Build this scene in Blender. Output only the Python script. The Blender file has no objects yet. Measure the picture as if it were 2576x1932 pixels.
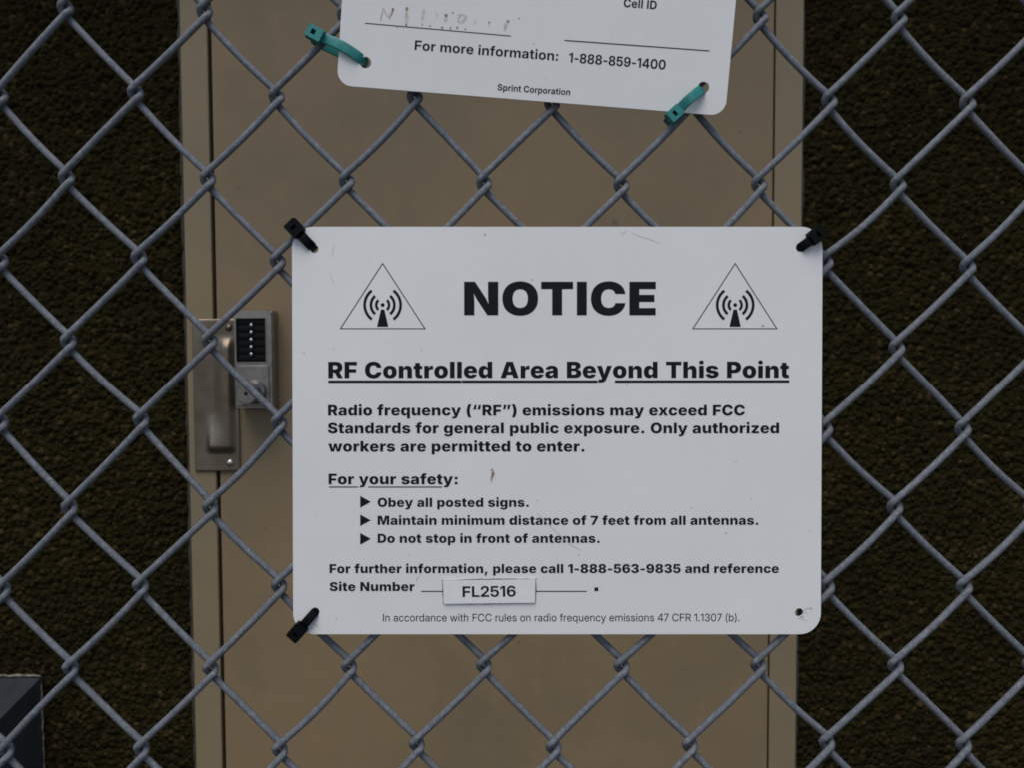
import bpy, bmesh, math, random
import numpy as np
from mathutils import Vector, Matrix
from mathutils.geometry import delaunay_2d_cdt

S = bpy.context.scene
COL = S.collection
R = math.radians
random.seed(7)
rng = np.random.default_rng(7)

# ------------------------------------------------------------ camera, sky, sun, exposure
PITCH, ROLL = R(3.15), R(0.25)
CAM = Vector((0, 0, 1.25))
FPX = 2527.0                       # focal length in pixels of the 2576 x 1932 photograph
_f = Vector((0, math.cos(PITCH), -math.sin(PITCH)))
_u = Vector((0, math.sin(PITCH), math.cos(PITCH)))
_r = Vector((1, 0, 0))
RIGHT = _r*math.cos(ROLL) - _u*math.sin(ROLL)
UP = _u*math.cos(ROLL) + _r*math.sin(ROLL)
FWD = _f
cd = bpy.data.cameras.new("camera")
cam = bpy.data.objects.new("camera", cd); COL.objects.link(cam)
cm = Matrix((RIGHT, UP, -FWD)).transposed().to_4x4(); cm.translation = CAM
cam.matrix_world = cm
cd.sensor_width = 36; cd.lens = 36*FPX/2576
cd.clip_start = 0.02; cd.clip_end = 500
cd.dof.use_dof = True; cd.dof.focus_distance = 0.485; cd.dof.aperture_fstop = 42
S.camera = cam

W = bpy.data.worlds.new("World"); S.world = W; W.use_nodes = True
nt = W.node_tree; nt.nodes.clear()
sky = nt.nodes.new("ShaderNodeTexSky"); sky.sky_type = 'NISHITA'; sky.sun_disc = False
sky.sun_elevation = R(62); sky.sun_rotation = R(195)
sky.air_density = 1.0; sky.dust_density = 1.6; sky.ozone_density = 1.0; sky.altitude = 100
bg = nt.nodes.new("ShaderNodeBackground"); bg.inputs["Strength"].default_value = 0.085
wo = nt.nodes.new("ShaderNodeOutputWorld")
nt.links.new(sky.outputs[0], bg.inputs[0]); nt.links.new(bg.outputs[0], wo.inputs[0])
sd = bpy.data.lights.new("sun", 'SUN'); sd.energy = 1.3; sd.angle = R(40); sd.color = (1, 0.97, 0.93)
sun = bpy.data.objects.new("sun", sd); COL.objects.link(sun)
_el, _az = R(62), R(195)
sdir = Vector((math.sin(_az)*math.cos(_el), math.cos(_az)*math.cos(_el), math.sin(_el)))
sun.rotation_euler = sdir.to_track_quat('Z', 'Y').to_euler()
sun.location = sdir*20
S.view_settings.view_transform = 'Standard'; S.view_settings.look = 'None'
S.view_settings.gamma = 1; S.view_settings.use_curve_mapping = False
S.view_settings.exposure = 0.66
S.cycles.max_bounces = 8; S.cycles.filter_width = 1.8

# ------------------------------------------------------------ planes the things stand on
FD = 0.4855                                  # metres to the fence fabric
TAU = R(0.85)
F_O = CAM + FWD*FD
F_Y = FWD*math.cos(TAU) + UP*math.sin(TAU)   # away from the viewer
F_Z = UP*math.cos(TAU) - FWD*math.sin(TAU)
F_M = Matrix((RIGHT, F_Y, F_Z)).transposed().to_4x4(); F_M.translation = F_O
F_I = F_M.inverted()

def ray(u, v): return FWD + RIGHT*((u-1288)/FPX) + UP*((966-v)/FPX)

def on_plane(u, v, M, y):
    """photo point -> (x, z) on the plane y=const of frame M (metres)"""
    I = M.inverted(); o = I @ CAM; d = I.to_3x3() @ ray(u, v)
    t = (y-o.y)/d.y
    p = o+d*t
    return (p.x, p.z)

def on_fence(u, v, y=0.0): return on_plane(u, v, F_M, y)
DOOR_Y = 1.64
def on_wall(u, v, off=0.0):
    d = ray(u, v); t = (DOOR_Y-off)/d.y
    p = CAM+d*t
    return (p.x, p.z)

# ------------------------------------------------------------ object helpers
def link(name, me, mat=None, parent=None, smooth=False):
    o = bpy.data.objects.new(name, me); COL.objects.link(o)
    if mat: me.materials.append(mat)
    if parent: o.parent = parent
    if smooth: me.polygons.foreach_set("use_smooth", [True]*len(me.polygons))
    return o

def mesh(name, verts, faces, mat=None, parent=None, smooth=False):
    me = bpy.data.meshes.new(name); me.from_pydata([tuple(v) for v in verts], [], faces); me.update()
    return link(name, me, mat, parent, smooth)

def from_bm(name, bm, mat=None, parent=None, smooth=False):
    bmesh.ops.recalc_face_normals(bm, faces=bm.faces)
    me = bpy.data.meshes.new(name); bm.to_mesh(me); bm.free()
    return link(name, me, mat, parent, smooth)

def empty(name, M):
    o = bpy.data.objects.new(name, None); COL.objects.link(o); o.matrix_world = M
    o.empty_display_size = 0.05
    return o

def tag(o, label, cat=None, group=None, kind=None):
    if label: o["label"] = label
    if cat: o["category"] = cat
    if group: o["group"] = group
    if kind: o["kind"] = kind
    return o

def bm_box(bm, x0, x1, y0, y1, z0, z1, bevel=0, seg=2):
    vs = [bm.verts.new((x, y, z)) for x in (x0, x1) for y in (y0, y1) for z in (z0, z1)]
    fs = [(0, 1, 3, 2), (4, 6, 7, 5), (0, 4, 5, 1), (2, 3, 7, 6), (0, 2, 6, 4), (1, 5, 7, 3)]
    F = [bm.faces.new([vs[i] for i in f]) for f in fs]
    if bevel:
        es = list({e for f in F for e in f.edges})
        bmesh.ops.bevel(bm, geom=es, offset=bevel, segments=seg, affect='EDGES', profile=0.5)

def bm_cyl(bm, c, r, y0, y1, n=32, r2=None, bev=0):
    """cylinder along y"""
    r2 = r if r2 is None else r2
    rings = [(r, y1), (r2, y0+bev), (r2-bev, y0)] if bev else [(r, y1), (r2, y0)]
    L = []
    for rr, y in rings:
        L.append([bm.verts.new((c[0]+rr*math.cos(2*math.pi*i/n), y, c[1]+rr*math.sin(2*math.pi*i/n))) for i in range(n)])
    for a, b in zip(L, L[1:]):
        for i in range(n): bm.faces.new((a[i], a[(i+1) % n], b[(i+1) % n], b[i]))
    bm.faces.new(L[0]); bm.faces.new(L[-1])

def winding(p, poly):
    w = 0; x, y = p
    for i in range(len(poly)):
        x0, y0 = poly[i-1]; x1, y1 = poly[i]
        if (y0 <= y) != (y1 <= y):
            s = (x1-x0)*(y-y0)-(x-x0)*(y1-y0)
            if y1 > y0 and s > 0: w += 1
            elif y1 < y0 and s < 0: w -= 1
    return w

def fill(polys, evenodd=False):
    """triangles of a set of closed outlines"""
    vs, es = [], []
    for p in polys:
        b = len(vs); n = len(p)
        vs += [Vector(q) for q in p]; es += [(b+i, b+(i+1) % n) for i in range(n)]
    ov, oe, of, *_ = delaunay_2d_cdt(vs, es, [], 0, 1e-7)
    tri = []
    for f in of:
        c = sum((ov[i] for i in f), Vector((0, 0)))/len(f)
        w = [winding(c, p) for p in polys]
        if (sum(abs(k) for k in w) % 2) if evenodd else sum(w) != 0: tri.append(tuple(f))
    return [tuple(v) for v in ov], tri

def plate(polys, y0, y1):
    """solid plate: outline (first) with holes (rest), from y0 (front) to y1 (back)"""
    v2, tri = fill(polys, True)
    n = len(v2)
    V = [(x, y0, z) for x, z in v2]+[(x, y1, z) for x, z in v2]
    Fc = [t for t in tri]+[tuple(n+i for i in reversed(t)) for t in tri]
    for p in polys:
        b = len(V); k = len(p)
        V += [(x, y0, z) for x, z in p]+[(x, y1, z) for x, z in p]
        Fc += [(b+i, b+(i+1) % k, b+k+(i+1) % k, b+k+i) for i in range(k)]
    return V, Fc

def plate_obj(name, polys, y0, y1, mat, parent):
    V, Fc = plate(polys, y0, y1)
    me = bpy.data.meshes.new(name); me.from_pydata(V, [], Fc)
    bm = bmesh.new(); bm.from_mesh(me); bmesh.ops.remove_doubles(bm, verts=bm.verts, dist=1e-6)
    bpy.data.meshes.remove(me)
    return from_bm(name, bm, mat, parent)

def rrect(x0, x1, z0, z1, r, n=10):
    P = []
    for cx, cz, a0 in ((x1-r, z0+r, -90), (x1-r, z1-r, 0), (x0+r, z1-r, 90), (x0+r, z0+r, 180)):
        for i in range(n+1):
            a = R(a0+90*i/n); P.append((cx+r*math.cos(a), cz+r*math.sin(a)))
    return P

def circle(c, r, n=28, jit=0.0):
    return [(c[0]+r*(1+random.uniform(-jit, jit))*math.cos(2*math.pi*i/n), c[1]+r*(1+random.uniform(-jit, jit))*math.sin(2*math.pi*i/n)) for i in range(n)]

def catmull(P, n=6, closed=False):
    P = [Vector(p) for p in P]; out = []
    m = len(P)
    for i in range(m if closed else m-1):
        g = (lambda k: P[k % m]) if closed else (lambda k: P[min(max(k, 0), m-1)])
        p0, p1, p2, p3 = g(i-1), g(i), g(i+1), g(i+2)
        for k in range(n):
            t = k/n
            out.append(0.5*((2*p1)+(p2-p0)*t+(2*p0-5*p1+4*p2-p3)*t*t+(3*p1-p0-3*p2+p3)*t*t*t))
    if not closed: out.append(P[-1])
    return out

def tube(path, r, n=10):
    V, Fc = [], []
    m = len(path); up = Vector((0.3, 1, 0.1)).normalized()
    for i, p in enumerate(path):
        t = (path[min(i+1, m-1)]-path[max(i-1, 0)]).normalized()
        a = t.cross(up).normalized(); b = a.cross(t).normalized(); up = b
        rr = r(i) if callable(r) else r
        for k in range(n):
            w = 2*math.pi*k/n
            V.append(p+a*(rr*math.cos(w))+b*(rr*math.sin(w)))
    for i in range(m-1):
        for k in range(n):
            Fc.append((i*n+k, i*n+(k+1) % n, (i+1)*n+(k+1) % n, (i+1)*n+k))
    Fc += [tuple(range(n)), tuple(range((m-1)*n, m*n))[::-1]]
    return V, Fc

# ------------------------------------------------------------ materials
class NT:
    def __init__(s, name):
        s.m = bpy.data.materials.new(name); s.m.use_nodes = True
        s.t = s.m.node_tree; s.p = s.t.nodes["Principled BSDF"]; s.o = s.t.nodes["Material Output"]
        s.co = s.t.nodes.new("ShaderNodeTexCoord").outputs["Object"]
    def n(s, typ, ins=None, **kw):
        d = s.t.nodes.new(typ)
        for k, v in kw.items(): setattr(d, k, v)
        for k, v in (ins or {}).items(): s.set(d.inputs[k], v)
        return d
    def set(s, sock, v):
        if isinstance(v, bpy.types.NodeSocket): s.t.links.new(v, sock)
        elif isinstance(v, (tuple, list)) and len(v) == 3 and sock.type == 'RGBA': sock.default_value = (*v, 1)
        else: sock.default_value = v
    def noise(s, scale, detail=3, rough=0.5, co=None, dist=0.0):
        return s.n("ShaderNodeTexNoise", {"Vector": co or s.co, "Scale": scale, "Detail": detail, "Roughness": rough, "Distortion": dist}).outputs["Fac"]
    def ramp(s, fac, stops):
        d = s.n("ShaderNodeValToRGB", {"Fac": fac}); e = d.color_ramp.elements
        while len(e) < len(stops): e.new(0.5)
        for el, (p, c) in zip(e, stops):
            el.position = p; el.color = (*c, 1) if isinstance(c, tuple) else (c, c, c, 1)
        return d.outputs["Color"]
    def mix(s, fac, a, b, blend='MIX'):
        d = s.n("ShaderNodeMix", data_type='RGBA', blend_type=blend)
        s.set(d.inputs[0], fac); s.set(d.inputs[6], a); s.set(d.inputs[7], b)
        return d.outputs[2]
    def math(s, op, a, b=0.0, c=0.0):
        d = s.n("ShaderNodeMath", operation=op); s.set(d.inputs[0], a); s.set(d.inputs[1], b)
        if len(d.inputs) > 2: s.set(d.inputs[2], c)
        return d.outputs[0]
    def bump(s, h, strength, dist):
        b = s.n("ShaderNodeBump", {"Height": h, "Strength": strength, "Distance": dist})
        s.set(s.p.inputs["Normal"], b.outputs[0]); return b
    def scaled(s, v):
        return s.n("ShaderNodeMapping", {"Vector": s.co, "Scale": v}).outputs[0]
    def put(s, **kw):
        names = dict(color="Base Color", rough="Roughness", metal="Metallic", spec="Specular IOR Level")
        for k, v in kw.items(): s.set(s.p.inputs[names[k]], v)
        return s.m

def plain(name, color, rough=0.5, metal=0.0, scale=300, var=0.15, bump=0.0, spec=0.5):
    t = NT(name); f = t.noise(scale, 3)
    c = t.ramp(f, [(0.3, tuple(k*(1-var) for k in color)), (0.7, tuple(min(1, k*(1+var)) for k in color))])
    if bump: t.bump(f, bump, 0.0005)
    return t.put(color=c, rough=rough, metal=metal, spec=spec)

def m_sign():
    t = NT("sign_plastic")
    a = t.noise(9, 4, 0.6); b = t.noise(160, 3, 0.6); g = t.noise(900, 2)
    c = t.ramp(a, [(0.3, (0.650, 0.632, 0.608)), (0.7, (0.700, 0.682, 0.656))])
    c = t.mix(t.ramp(b, [(0.62, 0.0), (0.8, 0.20)]), c, (0.50, 0.49, 0.48))
    c = t.mix(t.ramp(g, [(0.3, 0.05), (0.7, 0.0)]), c, (0.3, 0.3, 0.3))
    v = t.n("ShaderNodeTexVoronoi", {"Vector": t.co, "Scale": 85.0, "Randomness": 1.0})
    sel = t.math('GREATER_THAN', t.n("ShaderNodeSeparateColor", {"Color": v.outputs["Color"]}).outputs[0], 0.80)
    sp = t.math('MULTIPLY', t.math('LESS_THAN', v.outputs["Distance"], 0.045), sel)
    c = t.mix(t.math('MULTIPLY', sp, 0.55), c, (0.22, 0.18, 0.14))
    t.bump(t.noise(60, 3), 0.06, 0.002)
    return t.put(color=c, rough=t.ramp(a, [(0.3, 0.42), (0.7, 0.58)]), spec=0.4)

def m_ink():
    t = NT("printing_ink"); n = t.noise(700, 3, 0.7)
    c = t.ramp(n, [(0.3, (0.006, 0.006, 0.007)), (0.72, (0.011, 0.011, 0.013)), (0.80, (0.05, 0.05, 0.055))])
    return t.put(color=c, rough=0.55, spec=0.12)

def m_wire():
    t = NT("weathered_galvanized_wire")
    a = t.noise(420, 4, 0.65); b = t.noise(1500, 3, 0.7); l = t.noise(25, 3)
    c = t.ramp(a, [(0.30, (0.078, 0.085, 0.096)), (0.55, (0.125, 0.133, 0.146)), (0.74, (0.200, 0.208, 0.218))])
    c = t.mix(t.ramp(b, [(0.58, 0.0), (0.70, 0.75)]), c, (0.36, 0.355, 0.365))
    c = t.mix(t.ramp(l, [(0.40, 0.0), (0.75, 0.40)]), c, (0.108, 0.106, 0.122))
    t.bump(t.math('ADD', a, b), 0.35, 0.0004)
    return t.put(color=c, rough=t.ramp(b, [(0.3, 0.78), (0.75, 0.55)]), metal=0.0, spec=0.3)

def m_wall():
    t = NT("pebbledash_render")
    wob = t.n("ShaderNodeTexNoise", {"Vector": t.co, "Scale": 60.0, "Detail": 2.0}).outputs["Color"]
    co = t.n("ShaderNodeVectorMath", {0: t.co, 1: t.n("ShaderNodeVectorMath", {0: wob, 3: 0.003}, operation='SCALE').outputs[0]}, operation='ADD').outputs[0]
    v = t.n("ShaderNodeTexVoronoi", {"Vector": co, "Scale": 117.0, "Smoothness": 0.25}, feature='SMOOTH_F1')
    v2 = t.n("ShaderNodeTexVoronoi", {"Vector": co, "Scale": 250.0}, feature='F1')
    rnd = t.n("ShaderNodeSeparateColor", {"Color": v.outputs["Color"]})
    dome = t.math('SUBTRACT', 1.0, t.math('POWER', v.outputs["Distance"], 1.6))
    dome = t.math('MULTIPLY', dome, t.math('ADD', 0.55, t.math('MULTIPLY', rnd.outputs[1], 0.6)))
    d2 = t.math('SUBTRACT', 1.0, v2.outputs["Distance"])
    h = t.math('ADD', dome, t.math('MULTIPLY', d2, 0.12))
    h = t.math('ADD', h, t.math('MULTIPLY', t.noise(18, 3), 0.8))
    c = t.ramp(rnd.outputs[0], [(0.0, (0.011, 0.0080, 0.0026)), (0.30, (0.019, 0.0136, 0.0042)), (0.60, (0.0175, 0.0158, 0.0048)), (0.88, (0.029, 0.0195, 0.0062)), (1.0, (0.055, 0.038, 0.015))])
    c = t.mix(t.ramp(t.noise(700, 3), [(0.3, 0.3), (0.7, 0.0)]), c, (0.006, 0.005, 0.002))
    c = t.mix(t.ramp(t.noise(5, 3), [(0.35, 0.35), (0.65, 0.0)]), c, (0.005, 0.0045, 0.002))
    disp = t.n("ShaderNodeDisplacement", {"Height": h, "Midlevel": 0.6, "Scale": 0.0074})
    t.t.links.new(disp.outputs[0], t.o.inputs["Displacement"])
    t.m.displacement_method = 'BOTH'
    return t.put(color=c, rough=0.9, spec=0.04)

def m_door(name, base, stain=1.0):
    t = NT(name)
    big = t.noise(2.6, 4, 0.55, dist=0.4); mid = t.noise(9, 4, 0.6); fine = t.noise(260, 3)
    vert = t.noise(6, 4, 0.6, co=t.scaled((6, 6, 2.2)))
    k = lambda f: tuple(x*f for x in base)
    c = t.ramp(big, [(0.30, (base[0]*0.86, base[1]*0.89, base[2]*0.93)), (0.70, (base[0]*1.12, base[1]*1.07, base[2]*1.0))])
    c = t.mix(t.math('MULTIPLY', t.ramp(mid, [(0.52, 0.0), (0.78, 0.55)]), stain), c, (base[0]*0.72, base[1]*0.80, base[2]*0.88))
    c = t.mix(t.math('MULTIPLY', t.ramp(vert, [(0.54, 0.0), (0.80, 0.45)]), stain), c, (base[0]*1.28, base[1]*1.12, base[2]*0.85))
    v = t.n("ShaderNodeTexVoronoi", {"Vector": t.co, "Scale": 22.0})
    sel = t.math('GREATER_THAN', t.n("ShaderNodeSeparateColor", {"Color": v.outputs["Color"]}).outputs[0], 0.72)
    sp = t.math('MULTIPLY', t.math('LESS_THAN', v.outputs["Distance"], 0.035), sel)
    c = t.mix(t.math('MULTIPLY', sp, 0.6), c, k(0.25))
    h = t.math('ADD', t.math('MULTIPLY', big, 6.0), t.math('MULTIPLY', fine, 0.10))
    t.bump(h, 0.25, 0.004)
    return t.put(color=c, rough=t.ramp(mid, [(0.3, 0.36), (0.7, 0.48)]), spec=0.3)

def m_steel():
    t = NT("brushed_steel")
    s = t.noise(40, 4, 0.6, co=t.scaled((30, 30, 1.2))); b = t.noise(14, 4, 0.6)
    c = t.ramp(b, [(0.3, (0.13, 0.102, 0.076)), (0.7, (0.25, 0.204, 0.155))])
    t.bump(s, 0.12, 0.0006)
    return t.put(color=c, rough=t.ramp(s, [(0.3, 0.28), (0.7, 0.42)]), metal=0.9)

SIGN, INK, WIRE, WALL = m_sign(), m_ink(), m_wire(), m_wall()
DOORM = m_door("tan_door_paint", (0.196, 0.142, 0.080))
FRAMEM = m_door("tan_frame_paint", (0.205, 0.158, 0.092), 0.4)
STEEL = m_steel()
LOCKM = plain("dull_chrome_lock", (0.24, 0.22, 0.21), 0.30, 0.85, 60, 0.2)
BUTTONM = plain("polished_button_steel", (0.42, 0.40, 0.38), 0.30, 1.0, 60, 0.05)
KEYBLACK = plain("black_keypad_plastic", (0.002, 0.0025, 0.003), 0.5, 0, 200, 0.3, 0, 0.15)
BLACKTIE = plain("black_nylon", (0.002, 0.0028, 0.0028), 0.55, 0, 400, 0.3, 0.1, 0.10)
TEAL = plain("teal_nylon", (0.010, 0.165, 0.150), 0.42, 0, 350, 0.18, 0.15)
BOXM = plain("dark_slate_box_paint", (0.030, 0.033, 0.038), 0.55, 0, 30, 0.25, 0.1)
CAULK = plain("dirty_sealant", (0.15, 0.135, 0.10), 0.8, 0, 120, 0.55, 0.4)
STAIN = plain("rusty_brown_residue", (0.28, 0.185, 0.12), 0.8, 0, 900, 0.4)
PALESTAIN = plain("pale_residue", (0.52, 0.475, 0.44), 0.8, 0, 900, 0.15)
SMUDGE = plain("grey_smudge", (0.38, 0.38, 0.39), 0.7, 0, 900, 0.3)
SCRATCH = plain("scratch_grey", (0.40, 0.385, 0.40), 0.7, 0, 900, 0.1)
HUSK = plain("dry_husk", (0.36, 0.24, 0.11), 0.7, 0, 700, 0.3, 0.2)
LABELM = plain("label_plastic", (0.69, 0.67, 0.655), 0.4, 0, 300, 0.03)
DARK = plain("grime_shadow", (0.16, 0.15, 0.15), 0.8, 0, 1500, 0.5)

def m_ground():
    t = NT("asphalt_paving")
    c = t.ramp(t.noise(3, 5, 0.6), [(0.3, (0.045, 0.044, 0.042)), (0.7, (0.075, 0.073, 0.07))])
    c = t.mix(t.ramp(t.noise(180, 3), [(0.35, 0.5), (0.65, 0.0)]), c, (0.08, 0.078, 0.07))
    t.bump(t.noise(90, 4), 0.3, 0.01)
    return t.put(color=c, rough=0.9)

# ------------------------------------------------------------ ground
g = mesh("ground", [(-60, -80, 0), (60, -80, 0), (60, 40, 0), (-60, 40, 0)], [(0, 1, 2, 3)], m_ground())
tag(g, "dark asphalt paving under the fence and the wall", "ground", kind="structure")

# ------------------------------------------------------------ wall, door frame, door
WALL_Y = DOOR_Y+0.016
mean = lambda pts, i=0, off=0.0: sum(on_wall(u, v, off)[i] for u, v in pts)/len(pts)
XL = mean([(449.6, 0), (468, 675), (483, 1250), (490.5, 1932)])      # frame, outer left
XSL = mean([(525, 0), (541, 675), (553, 1250), (558, 1932)])         # gap on the lock side
XSR = mean([(1952.3, 0), (1945.5, 567), (1932.3, 1600), (1931, 1932)])
XR = mean([(2024, 0), (2015.6, 567), (2003.4, 1600), (2000, 1932)])
TOPF = 2.21

def grid_part(x0, x1, z0, z1, st):
    nx, nz = max(2, int((x1-x0)/st)+1), max(2, int((z1-z0)/st)+1)
    xs, zs = np.linspace(x0, x1, nx), np.linspace(z0, z1, nz)
    X, Z = np.meshgrid(xs, zs)
    V = np.stack([X, np.full_like(X, WALL_Y), Z], -1).reshape(-1, 3)
    i = (np.arange(nz-1)[:, None]*nx+np.arange(nx-1)[None, :]).reshape(-1)
    Fq = np.stack([i, i+1, i+nx+1, i+nx], -1)
    return V, Fq
parts = [grid_part(-1.15, XL-0.001, 0.55, 1.9, 0.0021), grid_part(XR+0.001, 1.15, 0.55, 1.9, 0.0021),
         grid_part(-4, -1.15, 0, 3, 0.05), grid_part(1.15, 4, 0, 3, 0.05),
         grid_part(-1.15, XL-0.001, 0, 0.55, 0.02), grid_part(XR+0.001, 1.15, 0, 0.55, 0.02),
         grid_part(-1.15, XL-0.001, 1.9, 3, 0.02), grid_part(XR+0.001, 1.15, 1.9, 3, 0.02),
         grid_part(XL-0.001, XR+0.001, TOPF+0.001, 3, 0.02)]
Vs, Fs, b = [], [], 0
for V, Fq in parts: Vs.append(V); Fs.append(Fq+b); b += len(V)
# the solid body behind the rendered face
for x0, x1, z0, z1 in ((-4, XL, 0, 3), (XR, 4, 0, 3), (XL, XR, TOPF, 3)):
    V = np.array([(x, y, z) for x in (x0, x1) for y in (WALL_Y+0.012, WALL_Y+0.25) for z in (z0, z1)], float)
    Vs.append(V); Fs.append(np.array([(0, 1, 3, 2), (4, 6, 7, 5), (0, 4, 5, 1), (2, 3, 7, 6), (0, 2, 6, 4), (1, 5, 7, 3)])+b); b += 8
Vs = np.concatenate(Vs); Fs = np.concatenate(Fs)
me = bpy.data.meshes.new("pebbledash_wall")
me.vertices.add(len(Vs)); me.vertices.foreach_set("co", Vs.ravel())
me.loops.add(Fs.size); me.loops.foreach_set("vertex_index", Fs.ravel().astype(np.int32))
me.polygons.add(len(Fs)); me.polygons.foreach_set("loop_start", np.arange(0, Fs.size, 4, dtype=np.int32))
me.update(calc_edges=True); me.validate()
wall = link("pebbledash_wall", me, WALL, None, True)
tag(wall, "dark brown pebbledash wall on both sides of the tan door", "wall")

bm = bmesh.new(); bm_box(bm, -4.2, 4.2, WALL_Y-0.42, WALL_Y-0.012, 2.52, 2.66, 0.006)
from_bm("shade_overhang", bm, plain("shade_overhang_paint", (0.20, 0.155, 0.095), 0.6, 0, 20, 0.1), wall)  # out-of-view overhang, added to shade the top of door and wall
fr = empty("door_frame", Matrix.Translation(((XL+XR)/2, DOOR_Y, 0)))
tag(fr, "tan painted steel frame around the door, set in the dark wall", "door frame")
ox = (XL+XR)/2
def wbox(name, x0, x1, y0, y1, z0, z1, mat, parent, bev=0.0015, o=None):
    """box given in world metres, stored relative to the parent's origin o"""
    bm = bmesh.new(); bm_box(bm, x0-o[0], x1-o[0], y0-o[1], y1-o[1], z0-o[2], z1-o[2], bev)
    return from_bm(name, bm, mat, parent)
fo = (ox, DOOR_Y, 0)
wbox("jamb", XL, XSL-0.0026, DOOR_Y-0.002, DOOR_Y+0.12, 0, TOPF, FRAMEM, fr, 0.002, fo)
wbox("jamb", XSR+0.0012, XR, DOOR_Y-0.002, DOOR_Y+0.12, 0, TOPF, FRAMEM, fr, 0.002, fo)
wbox("header", XSL-0.0018, XSR+0.0012, DOOR_Y-0.001, DOOR_Y+0.12, TOPF-0.05, TOPF, FRAMEM, fr, 0.001, fo)
wbox("door_stop", XSL-0.0018, XSL+0.02, DOOR_Y+0.05, DOOR_Y+0.065, 0, TOPF-0.05, FRAMEM, fr, 0.001, fo)
wbox("door_stop", XSR-0.02, XSR+0.0012, DOOR_Y+0.05, DOOR_Y+0.065, 0, TOPF-0.05, FRAMEM, fr, 0.001, fo)
# lumpy sealant where the frame meets the pebbles
for xs, nm in ((XL-0.004, "sealant_bead"), (XR+0.0025, "sealant_bead")):
    P = [Vector((xs-ox+random.uniform(-.0012, .0012), 0.013, z)) for z in np.arange(0.0, TOPF, 0.018)]
    V, Fc = tube(P, lambda i: 0.0045+random.uniform(-.0009, .0009), 7)
    mesh(nm, V, Fc, plain("frame_sealant", (0.035, 0.030, 0.022), 0.8, 0, 90, 0.35, 0.3), fr, True)

door = empty("metal_door", Matrix.Translation((ox, DOOR_Y, 0)))
tag(door, "tan flush metal door with a push button lock, behind the fence", "door")
wbox("leaf", XSL+0.0030, XSR-0.0012, DOOR_Y, DOOR_Y+0.045, 0.012, TOPF-0.053, DOORM, door, 0.0015, fo)

def dp(x, y, off=0.0):
    """point of the lock close-up (crop of the photo) -> door-local x, z"""
    p = on_wall(400+x/3.0175, 700+y/3.0175, off); return (p[0]-ox, p[1])
# latch guard: plate with a pressed-out channel
p00 = dp(276, 1468, .005); p11 = dp(592, 306, .005)
nx, nz = 40, 110
V, Fc = [], []
def sstep(a, c, x):
    x = max(0.0, min(1.0, (x-a)/(c-a))); return x*x*(3-2*x)
def guard_h(s, t):
    up = sstep(0.40, 0.74, s)*(1-sstep(0.80, 0.95, s))
    lo = sstep(0.24, 0.40, s)*(1-sstep(0.78, 0.94, s))
    k = 1-sstep(0.14, 0.40, t)
    prof = up*(1-k)+lo*k
    ends = sstep(0.115, 0.165, t)*(1-sstep(0.80, 0.90, t))
    valley = -0.10*math.exp(-((s-0.44)/0.05)**2)*sstep(0.2, 0.3, t)*(1-sstep(0.75, 0.85, t))
    return 0.0088*max(0.0, prof*ends+0.02+valley)
for j in range(nz+1):
    for i in range(nx+1):
        s, t = i/nx, j/nz
        V.append((p00[0]+(p11[0]-p00[0])*s, -0.005-guard_h(s, t), p00[1]+(p11[1]-p00[1])*t))
nf = len(V)
Fc = [(j*(nx+1)+i, j*(nx+1)+i+1, (j+1)*(nx+1)+i+1, (j+1)*(nx+1)+i) for j in range(nz) for i in range(nx)]
ring = [i for i in range(nx+1)]+[(j)*(nx+1)+nx for j in range(1, nz+1)]+[nz*(nx+1)+i for i in range(nx-1, -1, -1)]+[j*(nx+1) for j in range(nz-1, 0, -1)]
bk = len(V); V += [(V[i][0], -0.0003, V[i][2]) for i in ring]
k = len(ring)
Fc += [(ring[(i+1) % k], ring[i], bk+i, bk+(i+1) % k) for i in range(k)]
guard = mesh("latch_guard", V, Fc, STEEL, door, True)
bm = bmesh.new()
def rivet(name, c, r, h, y, mat, parent):
    bm = bmesh.new(); L = []
    for q in range(6):
        a = q/5*math.pi/2*0.97
        L.append([bm.verts.new((c[0]+r*math.cos(a)*math.cos(w), y-h*math.sin(a), c[1]+r*math.cos(a)*math.sin(w))) for w in np.linspace(0, 2*math.pi, 17)[:-1]])
    for A, B in zip(L, L[1:]):
        for i in range(16): bm.faces.new((A[i], A[(i+1) % 16], B[(i+1) % 16], B[i]))
    bm.faces.new(L[-1])
    return from_bm(name, bm, mat, parent, True)
bm.free()
rivet("rivet", dp(537, 1405, .006), 0.0062, 0.004, -0.005, BUTTONM, guard)
rivet("rivet", dp(528, 372, .006), 0.0062, 0.004, -0.005, STEEL, guard)

# push button lock
LD = 0.042
a0 = dp(584, 988, LD); a1 = dp(850, 244, LD)
x0, z0, x1, z1 = a0[0], a0[1], a1[0], a1[1]
k0 = dp(590, 634, LD); k1 = dp(808, 300, LD)
bm = bmesh.new()
bm_box(bm, x0-0.001, x1+0.001, -LD+0.008, -0.0003, z0-0.001, z1+0.001, 0.003, 3)
Vp, Fp = plate([rrect(x0, x1, z0, z1, 0.006, 5), [(k0[0], k0[1]), (k1[0], k0[1]), (k1[0], k1[1]), (k0[0], k1[1])]], -LD, -LD+0.0082)
bv = [bm.verts.new(v) for v in Vp]
for f in Fp:
    try: bm.faces.new([bv[i] for i in f])
    except ValueError: pass
bmesh.ops.remove_doubles(bm, verts=bm.verts, dist=1e-6)
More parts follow.
